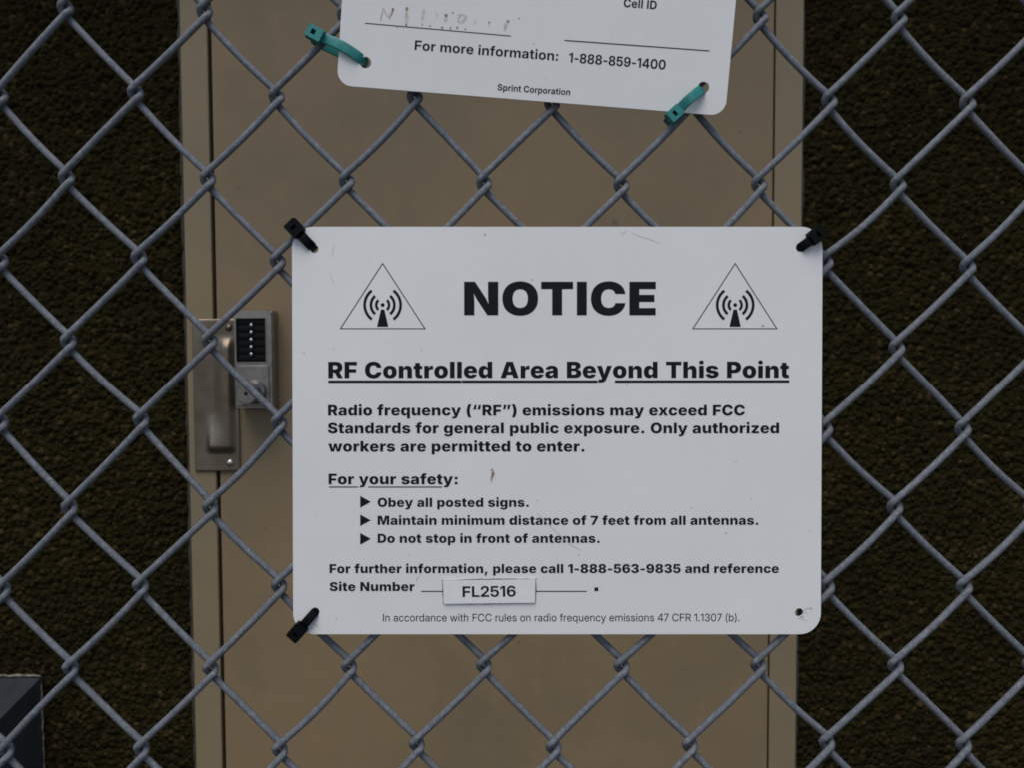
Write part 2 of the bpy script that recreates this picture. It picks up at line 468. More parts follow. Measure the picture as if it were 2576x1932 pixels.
# raised rim round the key pad and a softly raised lower panel
for (q0, q1, q2, q3) in ((k0[0]-.0016, k0[0], k0[1]-.0016, k1[1]+.0016), (k1[0], k1[0]+.0016, k0[1]-.0016, k1[1]+.0016),
                         (k0[0], k1[0], k1[1], k1[1]+.0016), (k0[0], k1[0], k0[1]-.0016, k0[1])):
    bm_box(bm, q0, q1, -LD-0.0012, -LD+0.001, q2, q3)
l0 = dp(588, 975, LD); l1 = dp(838, 655, LD)
bm_box(bm, l0[0]+.001, l1[0], -LD-0.0022, -LD+0.001, l0[1], l1[1], 0.0018, 3)
lock = from_bm("push_button_lock", bm, LOCKM, door)
bm = bmesh.new()
bm_box(bm, k0[0]+.0002, k1[0]-.0002, -LD+0.0045, -LD+0.0078, k0[1]+.0002, k1[1]-.0002)
for yy in (325, 381, 437, 493, 547, 603):
    q = dp(700, yy, LD)
    bm_box(bm, k0[0]+.003, k1[0]-.001, -LD+0.0022, -LD+0.0046, q[1]-.0032, q[1]+.0032, 0.0006)
from_bm("keypad", bm, KEYBLACK, lock)
for yy in (353, 408, 465, 520, 573):
    bm = bmesh.new()
    c = dp(701, yy, LD)
    bmesh.ops.create_uvsphere(bm, u_segments=20, v_segments=12, radius=0.0034, matrix=Matrix.Translation((c[0], -LD-0.0002, c[1])))
    from_bm("button", bm, BUTTONM, lock, True)
KD = 0.080
kc = dp(660, 880, KD)
bm = bmesh.new(); kb = dp(722, 862, LD); bm_cyl(bm, kb, 0.0215, -LD-0.012, -LD+0.001, 48, 0.0185, 0.003); bm_cyl(bm, kc, 0.0178, -KD, -LD-0.010, 48, 0.0165, 0.0012)
knob = from_bm("knob", bm, LOCKM, lock)
bm = bmesh.new(); bm_cyl(bm, kc, 0.0028, -KD-0.0006, -KD+0.0001, 20)
from_bm("keyway", bm, KEYBLACK, lock)
# scuffs on the paint
def blob(c, rx, rz, n=14, jit=0.3):
    return [(c[0]+rx*(1+random.uniform(-jit, jit))*math.cos(2*math.pi*i/n), c[1]+rz*(1+random.uniform(-jit, jit))*math.sin(2*math.pi*i/n)) for i in range(n)]
def decal(name, polys, y, mat, parent, each=False):
    if each:
        for p in polys: decal(name, [p], y, mat, parent)
        return
    V, Fc = [], []
    for p in polys:
        v, t = fill([p]); bq = len(V)
        V += [(x, y, z) for x, z in v]; Fc += [tuple(bq+i for i in f) for f in t]
    return mesh(name, V, Fc, mat, parent)
sc = []
for u, v, rx, rz in ((1544, 556, .002, .006), (1551, 560, .0015, .005), (548, 805, .003, .002), (526, 740, .002, .002)):
    p = on_wall(u, v); sc.append(blob((p[0]-ox, p[1]), rx, rz))
decal("paint_chip", sc[:2]+[blob((on_wall(u, v)[0]-ox, on_wall(u, v)[1]), rx, rz) for u, v, rx, rz in ((600, 470, .0016, .0022), (1205, 1640, .0018, .0014), (1700, 600, .0013, .0018), (668, 1330, .0012, .0030), (1420, 1790, .0015, .0012), (1625, 400, .0013, .0013))], -0.0004, plain("grey_scuff", (0.10, 0.085, 0.07), 0.6), door, True)

# ------------------------------------------------------------ electrical box on the wall, lower left
bx1, bz1 = on_wall(103, 1702, -0.010)
BD = 0.130
bxf = on_wall(6, 1813, BD)
bo = (bx1-0.15, WALL_Y, 0)
box = empty("electrical_box", Matrix.Translation((bx1-0.15, WALL_Y, bz1-0.5)))
tag(box, "dark slate wall box with pale sealant along its edges, low beside the door", "electrical box")
bm = bmesh.new()
ytop, yb = -(WALL_Y-(DOOR_Y-BD)), 0.006
zt, zf = 0.5, bxf[1]-(bz1-0.5)
prof = [(yb, zt), (ytop, zf), (ytop, 0), (yb, 0)]
A = [bm.verts.new((-0.15, y, z)) for y, z in prof]; B = [bm.verts.new((0.15, y, z)) for y, z in prof]
bm.faces.new(A); bm.faces.new(B[::-1])
for i in range(4): bm.faces.new((A[i], A[(i+1) % 4], B[(i+1) % 4], B[i]))
bmesh.ops.bevel(bm, geom=list(bm.edges), offset=0.002, segments=2, affect='EDGES', profile=0.5)
from_bm("cabinet", bm, BOXM, box)
bm = bmesh.new(); bm_box(bm, -0.13, 0.13, ytop-0.004, ytop-0.0002, 0.02, zf-0.02, 0.0015)
from_bm("cabinet_door", bm, BOXM, box)
P = [Vector((x, -0.009+random.uniform(-.001, .001), zt+0.002+random.uniform(-.0008, .0007))) for x in np.arange(-0.155, 0.152, 0.006)]
V, Fc = tube(P, lambda i: 0.0024+random.uniform(-.0011, .0011), 8)
mesh("sealant_bead", V, Fc, CAULK, box, True)
P = [Vector((0.1515+random.uniform(-.0005, .0005), -0.008+random.uniform(-.001, .001), z)) for z in np.arange(0.0, 0.498, 0.006)]
V, Fc = tube(P, lambda i: 0.0013+random.uniform(-.0007, .0005), 8)
mesh("sealant_bead", V, Fc, CAULK, box, True)

# ------------------------------------------------------------ chain-link fabric
RES = {(0, 0): (-0.4, 1.2),
 (2, 0): (-0.5, 0.5),
 (1, 1): (-0.6, 0.8),
 (-1, 1): (1.1, -1.6),
 (3, 1): (0.4, -0.1),
 (0, 2): (-0.8, -0.5),
 (2, 2): (0.4, -0.3),
 (4, 2): (0.6, -0.5),
 (-1, 3): (0.1, -1.1),
 (1, 3): (0.4, 1.0),
 (3, 3): (0.5, -0.0),
 (10, 0): (-0.2, 0.7),
 (12, 0): (-0.1, 0.1),
 (11, 1): (0.1, 0.3),
 (13, 1): (0.2, -0.3),
 (10, 2): (-0.3, -0.3),
 (12, 2): (0.3, -0.0),
 (11, 3): (-1.3, 1.8),
 (13, 3): (1.2, -0.0),
 (6, 2): (0.1, -0.8),
 (8, 2): (-0.2, -1.3),
 (5, 1): (0.2, 0.6),
 (7, 1): (-0.4, -1.6),
 (0, 4): (-0.7, 0.1),
 (2, 4): (0.7, 1.0),
 (12, 4): (0.4, -0.2),
 (-1, 5): (-0.7, 0.6),
 (1, 5): (0.7, 1.9),
 (3, 5): (0.6, 0.8),
 (11, 5): (-1.1, -0.6),
 (13, 5): (-0.5, -0.4),
 (0, 6): (-0.9, -1.0),
 (2, 6): (0.4, -1.0),
 (-1, 7): (-0.2, -1.0),
 (1, 7): (-0.1, 0.5),
 (3, 7): (0.2, 0.5),
 (0, 8): (-1.0, 0.2),
 (2, 8): (0.2, -0.5),
 (4, 8): (0.6, 0.1),
 (-1, 9): (0.9, 0.5),
 (1, 9): (-0.2, 0.3),
 (3, 9): (0.2, -1.1),
 (12, 6): (-0.2, 0.2),
 (11, 7): (0.0, 0.3),
 (13, 7): (0.5, 0.2),
 (10, 8): (-0.1, 0.2),
 (12, 8): (0.3, -0.0),
 (9, 9): (-0.4, -0.3),
 (11, 9): (0.0, 0.8),
 (13, 9): (0.2, -0.4),
 (6, 8): (-0.5, 0.2),
 (8, 8): (-0.1, -0.2),
 (5, 9): (-0.0, 0.9),
 (7, 9): (-0.2, -1.0)}
CX = [3.15, 232.64, 0.29, -0.35, -0.71, 0.27, 0.74, -0.19]
CZ = [-0.8, -0.81, -196.06, 2.21, 0.05, 1.59, 1.43, -0.84]
def knot(c, r):
    a, b = (c-6.5)/7, (r-4.5)/5
    ac, bc = max(-1.15, min(1.15, a)), max(-1.1, min(1.1, b))
    def ev(k): return k[0]+k[1]*a+k[2]*b+k[3]*ac*bc+k[4]*ac*ac+k[5]*bc*bc+k[6]*bc*bc*ac+k[7]*ac*ac*bc
    rr = RES.get((c, r))
    if rr is None:
        q = np.random.default_rng((c+50)*1000+r+100); rr = q.normal(0, 0.5), q.normal(0, 0.7)
    return Vector(((ev(CX)+rr[0])/1000, 0, (ev(CZ)+rr[1])/1000))
WR = 0.00172
fence = empty("chain_link_fence", F_M @ Matrix.Translation((0, 0, -CAM.z+0.03)))
fz = -CAM.z+0.03
tag(fence, "grey galvanized chain link fence carrying the two white signs", "fence")
R0, R1 = -15, 34
for i in range(-10, 23):
    P = []
    for r in range(R0, R1):
        left = (r+i) % 2 == 0
        K = knot(i if left else i+1, r)
        if (F_M @ K).z < 0.03: break
        q = np.random.default_rng((i+40)*977+r+99)
        j = lambda s: float(q.normal(0, s))
        sg = -1 if left else 1
        # bend at the knot: five points, back arm -> front arm (right bend) or front -> back (left bend)
        seq = [(0.30, 1.0, 1.45), (1.08, 0.66, 0.55), (1.30, 0.02, -0.25), (1.08, -0.66, -1.00), (0.22, -1.0, -1.85)]
        if left: seq = [(dx, dy, -dz) for dx, dy, dz in reversed(seq)]
        if P:
            prev = P[-1]; nxt = K+Vector((sg*seq[0][0]*WR, seq[0][1]*WR, seq[0][2]*WR))
            d = nxt-prev; nrm = Vector((-d.z, 0, d.x)).normalized()
            bow = 0.0004+j(0.0004)
            if nrm.z > 0: nrm = -nrm
            ysgn = 1 if nxt.y > 0 else -1
            for t, w in ((0.25, 0.7), (0.5, 1.0), (0.75, 0.7)):
                P.append(prev+d*t+nrm*bow*w+Vector((0, ysgn*0.0003*w+j(0.00008), 0)))
        for dx, dy, dz in seq:
            P.append(K+Vector((sg*dx*WR, dy*WR, dz*WR)))
    path = catmull(P, 3)
    V, Fc = tube([p-Vector((0, 0, fz)) for p in path], WR, 9)
    mesh("wire", V, Fc, WIRE, fence, True)

# ------------------------------------------------------------ lettering
FONTS = {
 "black": {
  ' ': (269, []),
  'A': (795, [[22,0,258,728,528,728,772,0,549,0,464,282,451,329,438,376,425,424,413,473,401,522,390,571,379,621,368,669,413,669,402,621,392,571,382,522,371,473,360,424,349,376,337,329,324,282,243,0],[197,140,197,287,598,287,598,140]]),
  'B': (668, [[47,0,47,728,362,728,402,726,439,722,472,715,502,705,529,693,552,678,571,661,587,642,600,621,609,597,614,573,616,546,615,526,612,508,606,490,599,473,589,457,578,442,564,429,550,417,533,407,515,398,496,392,476,387,476,379,498,377,520,372,541,365,561,356,579,344,595,330,609,314,622,296,632,276,639,254,643,231,645,206,643,177,637,150,627,124,614,100,597,78,576,58,553,41,526,27,496,15,463,7,428,2,390,0],[244,157,337,157,360,158,380,162,397,168,411,176,422,187,430,200,435,214,437,231,436,244,434,255,430,266,425,275,418,284,411,291,402,297,391,302,380,306,368,309,354,311,340,312,244,312],[244,434,325,434,338,434,350,436,361,438,371,442,380,446,388,452,396,458,402,465,407,473,410,482,412,492,413,503,412,519,407,532,399,544,389,554,376,562,362,568,346,571,328,572,244,572]]),
  'C': (748, [[385,-10,336,-7,290,1,247,14,206,33,168,57,135,86,105,120,80,159,60,203,46,252,37,305,34,363,37,422,46,475,61,524,81,568,107,608,136,642,170,671,208,695,248,713,292,727,337,735,385,737,418,736,450,733,481,727,510,719,538,709,564,696,588,682,611,666,632,647,650,626,667,604,681,579,693,553,703,524,710,494,715,462,515,462,513,473,510,484,507,495,502,504,497,514,491,522,484,530,477,537,469,544,460,549,450,554,440,558,428,561,417,564,404,565,391,565,367,564,345,559,325,552,307,541,291,528,277,512,265,493,255,472,247,448,242,422,238,394,237,363,238,331,242,302,247,276,255,252,265,231,277,213,291,197,307,185,325,175,345,168,366,164,390,162,403,163,416,164,427,166,438,169,449,173,459,178,468,184,476,190,484,198,491,205,497,214,502,223,507,233,511,243,514,254,516,266,716,266,713,242,708,219,700,195,690,171,678,147,663,124,646,103,627,82,605,62,581,44,554,29,525,15,494,4,460,-3,424,-8]]),
  'E': (613, [[47,0,47,728,571,728,571,568,244,568,244,445,544,445,544,290,244,290,244,159,569,159,569,0]]),
  'F': (584, [[47,0,47,728,559,728,559,568,244,568,244,404,527,404,527,249,244,249,244,0]]),
  'I': (291, [[244,728,244,0,47,0,47,728]]),
  'N': (770, [[47,0,47,728,262,728,435,442,446,423,457,405,467,386,477,368,487,349,496,329,506,308,515,286,524,263,533,237,543,210,552,182,535,182,534,202,532,224,531,248,529,273,527,299,526,325,524,350,522,376,521,400,520,422,520,443,520,461,520,728,723,728,723,0,508,0,346,266,333,288,320,310,309,330,298,350,288,370,278,391,268,412,258,434,248,456,237,481,226,507,214,535,234,535,236,510,238,484,240,459,242,433,244,408,245,384,247,361,248,339,249,318,249,299,250,281,250,266,250,0]]),
  'O': (775, [[388,-10,339,-7,293,1,250,14,208,33,170,57,136,86,107,120,81,159,61,203,46,252,37,305,34,363,37,422,46,475,61,524,81,568,107,608,136,642,170,671,208,695,250,713,293,727,339,735,388,737,436,735,482,727,526,713,567,695,605,671,639,642,668,608,694,568,715,524,729,475,738,422,741,363,738,305,729,252,715,203,694,159,668,120,639,86,605,57,567,33,526,14,482,1,436,-7],[388,162,411,164,433,168,453,175,470,185,486,198,500,214,511,232,521,253,528,277,534,303,537,332,538,363,537,395,534,424,528,450,521,474,511,495,500,514,486,529,470,542,453,552,433,560,411,564,388,565,364,564,343,560,323,552,305,542,290,529,276,514,264,495,255,474,247,450,242,424,238,395,237,363,238,332,242,303,247,277,255,253,264,232,276,214,290,198,305,185,323,175,343,168,364,164]]),
  'P': (656, [[47,0,47,728,360,728,400,726,436,720,471,710,502,696,531,678,556,657,578,633,597,605,612,575,622,542,629,507,631,470,629,432,622,397,611,364,596,335,577,308,555,284,529,264,499,247,466,233,431,224,394,218,354,216,166,216,166,369,313,369,330,370,346,372,360,376,374,382,385,388,396,397,404,406,412,417,417,428,422,441,424,455,425,470,424,485,422,499,417,512,412,524,404,534,396,543,385,551,374,558,360,563,346,566,330,569,313,569,244,569,244,0]]),
  'R': (668, [[47,0,47,728,360,728,400,726,436,720,471,711,502,698,531,682,556,662,578,639,597,613,612,584,622,552,629,518,631,480,629,443,622,408,611,377,596,349,577,323,555,302,529,283,499,268,466,256,431,247,394,242,354,240,166,240,166,394,313,394,330,394,346,396,360,398,374,402,385,407,396,414,404,421,412,430,417,440,422,452,424,466,425,480,424,495,422,509,417,521,412,531,404,540,396,548,385,555,374,560,360,564,346,567,330,569,313,569,244,569,244,0],[440,0,263,334,473,334,655,0]]),
  'T': (687, [[27,568,27,728,659,728,659,568,442,568,442,0,245,0,245,568]]),
  'a': (597, [[202,-9,177,-8,153,-4,131,1,110,9,91,18,74,30,59,45,47,61,37,80,30,101,26,124,24,150,25,172,28,192,33,210,40,227,48,242,58,256,69,268,82,279,96,289,112,297,128,304,146,310,164,315,184,319,204,322,225,324,246,326,266,328,283,330,298,333,311,335,322,339,331,342,338,347,344,352,347,358,350,365,351,372,350,381,349,387,346,393,343,398,339,403,334,407,328,410,322,413,315,415,307,417,298,418,289,418,280,418,271,417,263,415,255,413,248,410,242,406,236,402,230,396,226,391,222,384,219,377,217,369,40,387,45,409,53,431,64,451,78,470,95,488,114,504,137,518,162,530,190,540,221,547,255,551,292,553,320,552,347,549,373,545,397,539,420,532,441,523,460,513,478,501,494,488,507,475,519,460,529,444,537,428,542,410,546,393,547,374,547,0,363,0,363,77,359,77,351,63,341,49,331,38,320,28,308,19,295,11,281,5,267,0,252,-4,236,-7,220,-8],[266,115,277,116,287,118,298,120,308,125,317,130,326,136,333,143,340,151,346,160,349,170,352,181,353,193,353,238,349,237,344,235,340,234,336,232,331,231,327,230,322,228,317,227,312,226,307,225,302,224,297,223,291,222,286,221,280,220,274,219,263,217,254,214,245,211,237,207,230,203,225,198,220,193,216,188,213,182,211,176,209,169,209,162,209,155,211,148,213,142,216,136,220,132,225,127,230,124,236,121,243,118,250,117,258,116]]),
  'd': (646, [[245,-7,217,-5,189,1,163,10,138,24,115,41,94,62,75,87,60,116,47,149,38,186,32,227,30,272,32,320,38,362,48,400,61,433,78,462,96,487,117,507,141,524,165,537,191,546,217,551,243,553,263,552,281,549,298,545,314,539,329,531,342,523,354,513,365,501,375,489,384,477,391,464,396,450,399,450,399,728,596,728,596,0,401,0,401,90,396,90,390,76,383,64,374,52,364,40,353,30,341,21,328,13,313,6,298,0,281,-4,264,-6],[317,144,330,145,342,148,354,152,364,159,373,168,381,179,388,191,394,204,398,219,402,236,404,253,404,272,404,292,402,310,398,327,394,342,388,356,381,368,373,378,364,387,354,394,342,398,330,401,317,402,304,401,292,398,281,394,271,387,263,378,255,368,248,356,242,342,238,327,235,310,233,292,232,272,233,253,235,235,238,219,242,203,248,190,255,178,263,167,271,159,281,152,292,147,304,145]]),
  'e': (606, [[312,-10,269,-8,230,-1,194,9,161,24,131,42,105,65,83,90,64,120,49,153,39,189,32,229,30,271,32,312,39,351,49,386,64,419,83,449,105,475,131,498,160,518,193,533,228,544,266,551,307,553,337,552,366,548,393,542,419,533,443,523,465,510,486,495,504,478,521,459,536,438,549,415,559,390,567,363,573,334,577,304,578,272,578,228,91,228,91,335,486,335,395,312,394,328,392,343,389,356,385,368,379,379,373,388,365,396,356,403,346,408,335,412,322,414,309,415,295,414,283,412,271,408,261,403,252,396,245,388,238,379,232,368,228,356,225,343,223,328,223,312,223,234,223,217,226,201,229,187,234,175,240,163,248,154,257,146,267,139,278,134,289,131,302,129,315,128,325,128,335,129,343,131,352,134,360,137,367,140,374,145,380,150,385,155,390,161,394,168,397,175,570,150,562,126,551,104,538,84,522,65,503,48,483,33,460,21,434,10,407,1,377,-5,345,-9]]),
  'h': (649, [[246,307,246,0,50,0,50,728,241,728,241,406,232,406,243,436,256,463,273,488,292,510,315,529,342,542,374,550,409,553,437,551,463,546,488,538,510,526,530,512,548,495,563,476,576,454,586,430,594,404,598,377,600,348,600,0,403,0,403,307,402,326,398,343,392,358,383,370,372,381,358,388,343,392,325,394,314,393,303,391,293,388,283,383,275,377,268,370,261,362,256,353,252,343,249,332,247,320]]),
  'i': (296, [[50,0,50,546,246,546,246,0],[147,602,128,603,110,608,94,616,79,628,67,642,58,657,53,673,51,691,53,709,58,726,67,741,79,755,94,767,110,775,128,780,147,781,167,780,184,775,201,767,216,755,228,741,237,726,242,709,244,691,242,673,237,657,228,642,216,628,201,616,184,608,167,603]]),
  'l': (296, [[246,728,246,0,50,0,50,728]]),
  'n': (649, [[246,307,246,0,50,0,50,546,234,546,238,406,232,406,243,436,256,463,273,488,292,510,315,529,342,542,374,550,409,553,437,551,463,546,488,538,510,526,530,512,548,495,563,476,576,454,586,430,594,404,598,377,600,348,600,0,403,0,403,307,402,326,398,343,392,358,383,370,372,381,358,388,343,392,325,394,314,393,303,391,293,388,283,383,275,377,268,370,261,362,256,353,252,343,249,332,247,320]]),
  'o': (625, [[313,-10,270,-8,230,-1,194,10,161,26,131,45,105,68,82,94,64,124,49,157,39,193,32,231,30,271,32,312,39,350,49,386,64,419,82,449,105,475,131,498,161,517,194,533,230,544,270,551,313,553,356,551,395,544,432,533,465,517,494,498,520,475,543,449,561,419,576,386,586,350,593,312,595,271,593,231,586,193,576,157,561,124,543,94,520,68,494,45,465,26,432,10,395,-1,356,-8],[313,137,325,138,337,141,347,146,357,153,365,162,373,173,379,185,385,199,389,215,392,233,394,252,395,272,394,293,392,312,389,329,385,345,379,359,373,371,365,382,357,391,347,397,337,402,325,405,313,406,301,405,289,402,278,397,269,391,260,382,252,371,246,359,240,345,236,329,233,312,231,293,230,272,231,252,233,233,236,215,240,199,246,185,252,173,260,162,269,153,278,146,289,141,301,138]]),
  'r': (434, [[50,0,50,546,240,546,240,441,246,441,255,468,265,492,278,511,293,526,310,538,328,546,348,551,369,553,375,553,382,552,388,552,395,551,401,550,407,548,413,547,419,545,419,378,411,380,403,383,393,384,383,385,373,386,363,387,355,388,347,388,333,387,319,384,307,380,295,375,284,368,274,359,266,350,259,339,253,327,249,313,247,299,246,284,246,0]]),
  's': (588, [[293,-10,257,-8,224,-5,192,2,162,11,135,23,111,37,89,53,70,71,54,91,41,114,32,138,25,164,207,190,213,175,220,161,229,150,239,140,251,133,266,127,283,124,302,123,316,124,328,125,338,128,347,132,354,137,359,143,362,149,363,157,362,165,359,171,355,177,348,182,340,187,329,191,316,194,301,197,204,215,165,224,131,236,103,252,80,270,61,292,48,317,41,344,38,375,40,402,46,428,55,451,69,472,85,490,106,507,129,520,156,532,185,541,217,548,252,551,290,553,325,552,358,548,388,542,417,534,442,524,465,511,486,497,504,480,519,461,530,441,539,419,545,395,372,370,368,383,362,393,354,402,344,409,333,415,321,419,308,421,294,422,282,421,271,420,260,417,251,413,243,408,238,402,234,395,233,387,234,381,236,375,239,369,244,364,250,359,259,354,271,351,285,348,396,328,436,319,469,308,498,294,521,277,539,258,552,235,560,209,562,181,560,152,554,126,543,102,528,79,509,59,486,42,461,26,432,13,401,3,367,-4,331,-8]]),
  't': (399, [[369,546,369,403,10,403,10,546],[79,676,275,676,275,175,276,167,278,160,280,154,284,150,289,146,296,143,303,142,312,141,317,141,323,142,330,142,338,143,346,144,352,145,357,146,360,147,384,7,367,3,351,0,335,-3,320,-5,306,-7,291,-8,278,-8,264,-8,221,-6,184,2,152,15,126,34,105,57,91,86,82,119,79,157]]),
  'y': (636, [[50,-189,93,-50,119,-57,134,-60,149,-62,162,-62,174,-61,185,-59,195,-55,202,-51,208,-45,213,-39,215,-32,215,-24,213,-16,208,0,6,546,212,546,283,297,290,269,297,241,302,212,307,184,311,155,316,124,322,92,328,59,292,59,299,92,305,124,312,155,318,184,325,213,333,241,340,269,349,297,427,546,630,546,405,-50,396,-71,385,-92,373,-112,360,-130,345,-147,327,-162,308,-176,286,-187,262,-196,235,-203,205,-207,172,-208,156,-208,139,-207,122,-205,106,-203,90,-200,76,-197,62,-194]]),
 },
 "heavy": {
  ' ': (269, []),
  '(': (386, [[66,296,67,338,70,380,75,423,82,466,91,510,101,552,113,594,126,634,141,673,157,709,174,742,192,772,364,772,348,734,333,695,319,656,307,615,296,575,286,534,277,493,270,453,265,412,261,373,259,334,258,296,259,265,260,233,264,201,268,170,274,137,282,104,291,69,302,33,315,-6,329,-46,345,-90,364,-136,192,-136,163,-85,137,-33,116,20,98,75,84,130,74,185,68,241]]),
  ')': (386, [[22,-136,41,-90,57,-46,72,-5,84,33,95,69,104,104,112,138,118,170,122,201,126,233,128,265,128,296,127,334,125,373,121,412,116,453,109,493,100,534,91,575,79,615,67,656,53,695,39,734,22,772,194,772,212,742,229,709,245,673,260,634,273,594,285,552,295,510,304,466,311,423,316,380,319,338,320,296,318,241,312,185,302,130,288,74,270,20,249,-33,224,-85,194,-136]]),
  ',': (367, [[55,-206,98,116,278,116,178,-206]]),
  '-': (474, [[406,362,406,220,67,220,67,362]]),
  '.': (367, [[183,-11,163,-10,145,-4,128,4,113,16,101,31,92,47,87,66,85,85,87,105,92,123,101,140,113,154,128,167,145,175,163,180,183,182,204,180,222,175,239,167,253,154,266,140,275,123,280,105,282,85,280,66,275,47,266,31,253,16,239,4,222,-4,204,-10]]),
  '1': (449, [[399,728,399,0,209,0,209,564,205,564,44,455,44,618,207,728]]),
  '3': (665, [[330,-10,289,-8,250,-2,214,7,180,19,149,35,121,54,97,76,76,100,60,127,48,156,41,186,39,219,230,219,230,208,233,198,237,189,243,180,250,172,259,165,269,159,280,153,292,149,304,146,318,144,332,144,346,144,359,146,371,150,383,154,393,160,402,166,410,174,417,182,422,191,426,202,428,212,429,224,428,235,425,246,421,256,415,265,407,274,398,281,388,287,376,293,363,297,348,301,333,302,317,303,244,303,244,436,317,436,332,436,345,438,358,441,370,446,381,451,391,458,399,465,407,474,412,483,416,493,419,503,420,514,419,525,417,536,413,545,409,554,402,562,395,569,387,575,378,580,368,585,357,588,345,590,332,590,319,590,306,588,294,585,282,580,272,575,263,569,254,561,248,553,242,544,238,534,236,524,235,512,53,512,55,544,62,575,73,603,89,629,109,653,132,674,158,693,188,709,221,721,256,730,293,736,332,737,371,736,407,730,442,722,473,710,502,695,528,678,550,658,569,635,584,610,594,584,601,556,603,527,600,498,592,471,580,447,561,426,539,409,514,395,486,385,456,379,456,374,483,370,508,363,531,355,552,345,570,333,586,320,599,304,610,288,618,270,624,250,628,230,629,208,627,177,620,148,608,121,591,95,570,72,546,51,518,33,486,18,451,6,413,-3,373,-8]]),
  '5': (643, [[318,-10,278,-8,240,-2,205,7,172,19,141,35,115,54,91,76,71,100,55,127,43,156,36,186,33,219,219,219,219,207,222,195,226,184,232,174,240,165,248,158,258,151,269,145,280,141,292,137,305,135,318,135,333,136,348,138,361,142,373,148,384,156,394,164,403,175,410,186,416,199,420,213,423,227,423,243,423,259,420,274,416,288,410,301,403,313,394,323,384,332,373,339,361,345,347,349,333,352,318,353,302,352,287,349,273,345,259,338,247,330,236,320,227,310,219,298,52,330,81,728,562,728,562,575,237,575,222,411,226,411,237,426,250,440,266,453,285,464,307,473,330,479,354,483,381,485,404,484,427,480,449,475,470,468,490,458,509,447,526,434,542,419,557,402,569,384,580,365,590,344,597,322,602,298,606,274,607,249,604,212,598,177,587,145,571,115,551,87,528,63,501,41,470,23,436,9,400,-1,360,-8]]),
  '6': (671, [[347,-10,316,-9,286,-5,257,1,229,10,201,21,176,36,152,53,129,73,109,96,90,123,75,152,61,185,50,222,42,262,38,306,36,354,37,397,42,438,48,477,58,514,70,548,85,579,102,608,122,635,143,658,167,679,193,696,221,711,250,722,281,731,314,736,349,737,387,735,423,730,457,720,488,707,517,690,542,671,565,650,584,625,600,599,613,572,621,543,626,512,439,512,435,527,428,540,419,551,407,560,394,567,380,572,365,575,349,576,329,574,310,569,293,561,279,551,266,537,255,520,245,502,238,480,232,457,228,431,225,404,224,374,229,374,237,390,246,405,258,419,271,431,285,442,301,452,318,461,336,468,355,473,374,477,393,479,414,480,446,478,476,473,504,463,529,450,553,434,574,415,592,393,607,368,619,341,628,312,633,282,635,249,633,211,626,176,614,144,598,113,578,86,555,61,528,40,497,23,463,8,427,-2,388,-8],[345,135,360,136,374,138,387,143,400,149,411,156,421,165,430,176,437,187,443,200,447,213,450,228,451,243,450,258,447,272,443,285,437,298,430,309,421,320,411,329,400,336,388,342,375,347,360,349,346,350,335,350,324,348,314,346,304,342,295,337,286,332,278,326,271,319,264,312,258,303,253,295,249,285,245,275,243,265,241,254,241,242,242,228,244,213,249,200,255,187,262,176,271,166,281,157,292,149,304,143,317,138,331,136]]),
  '7': (593, [[79,0,367,571,367,575,29,575,29,728,564,728,564,575,274,0]]),
  '8': (674, [[337,-10,294,-8,255,-3,217,6,182,17,150,32,121,50,96,69,75,92,58,116,46,141,38,168,36,197,37,219,42,240,48,260,58,279,70,297,84,314,100,329,118,342,138,353,158,363,180,370,203,374,203,379,174,387,147,399,123,415,102,435,85,459,72,484,65,511,62,540,65,568,71,594,82,619,98,642,117,663,140,681,166,698,196,712,228,723,262,731,298,736,337,737,375,736,412,731,446,723,478,712,508,698,534,681,557,663,576,641,592,618,603,594,610,568,612,540,609,511,602,484,589,458,572,435,551,415,527,399,500,387,471,379,471,374,494,370,516,363,536,353,556,342,574,329,590,314,604,297,616,279,626,260,633,240,637,219,638,197,636,168,629,141,616,116,599,92,578,69,553,50,524,32,492,17,457,6,419,-3,379,-8],[337,122,351,123,365,125,377,129,389,134,400,140,409,148,418,157,425,166,430,177,435,189,437,201,438,214,437,226,435,238,430,249,425,260,418,269,409,278,400,285,389,292,377,297,365,300,351,303,337,303,323,303,310,300,297,297,285,292,275,286,265,278,257,270,250,260,244,250,240,239,237,226,237,214,237,201,240,189,244,177,249,167,257,157,265,148,274,141,285,134,297,129,309,125,323,123],[337,436,349,436,361,438,372,442,383,446,392,452,401,459,408,467,414,476,419,486,423,496,425,507,426,518,425,530,423,541,420,551,414,560,408,569,401,577,392,583,383,589,372,593,361,597,349,599,337,599,324,599,313,597,301,593,291,589,282,583,273,577,266,569,260,560,255,551,251,541,249,530,248,518,249,507,251,496,255,486,260,476,266,467,273,459,282,453,291,447,302,442,313,439,324,436]]),
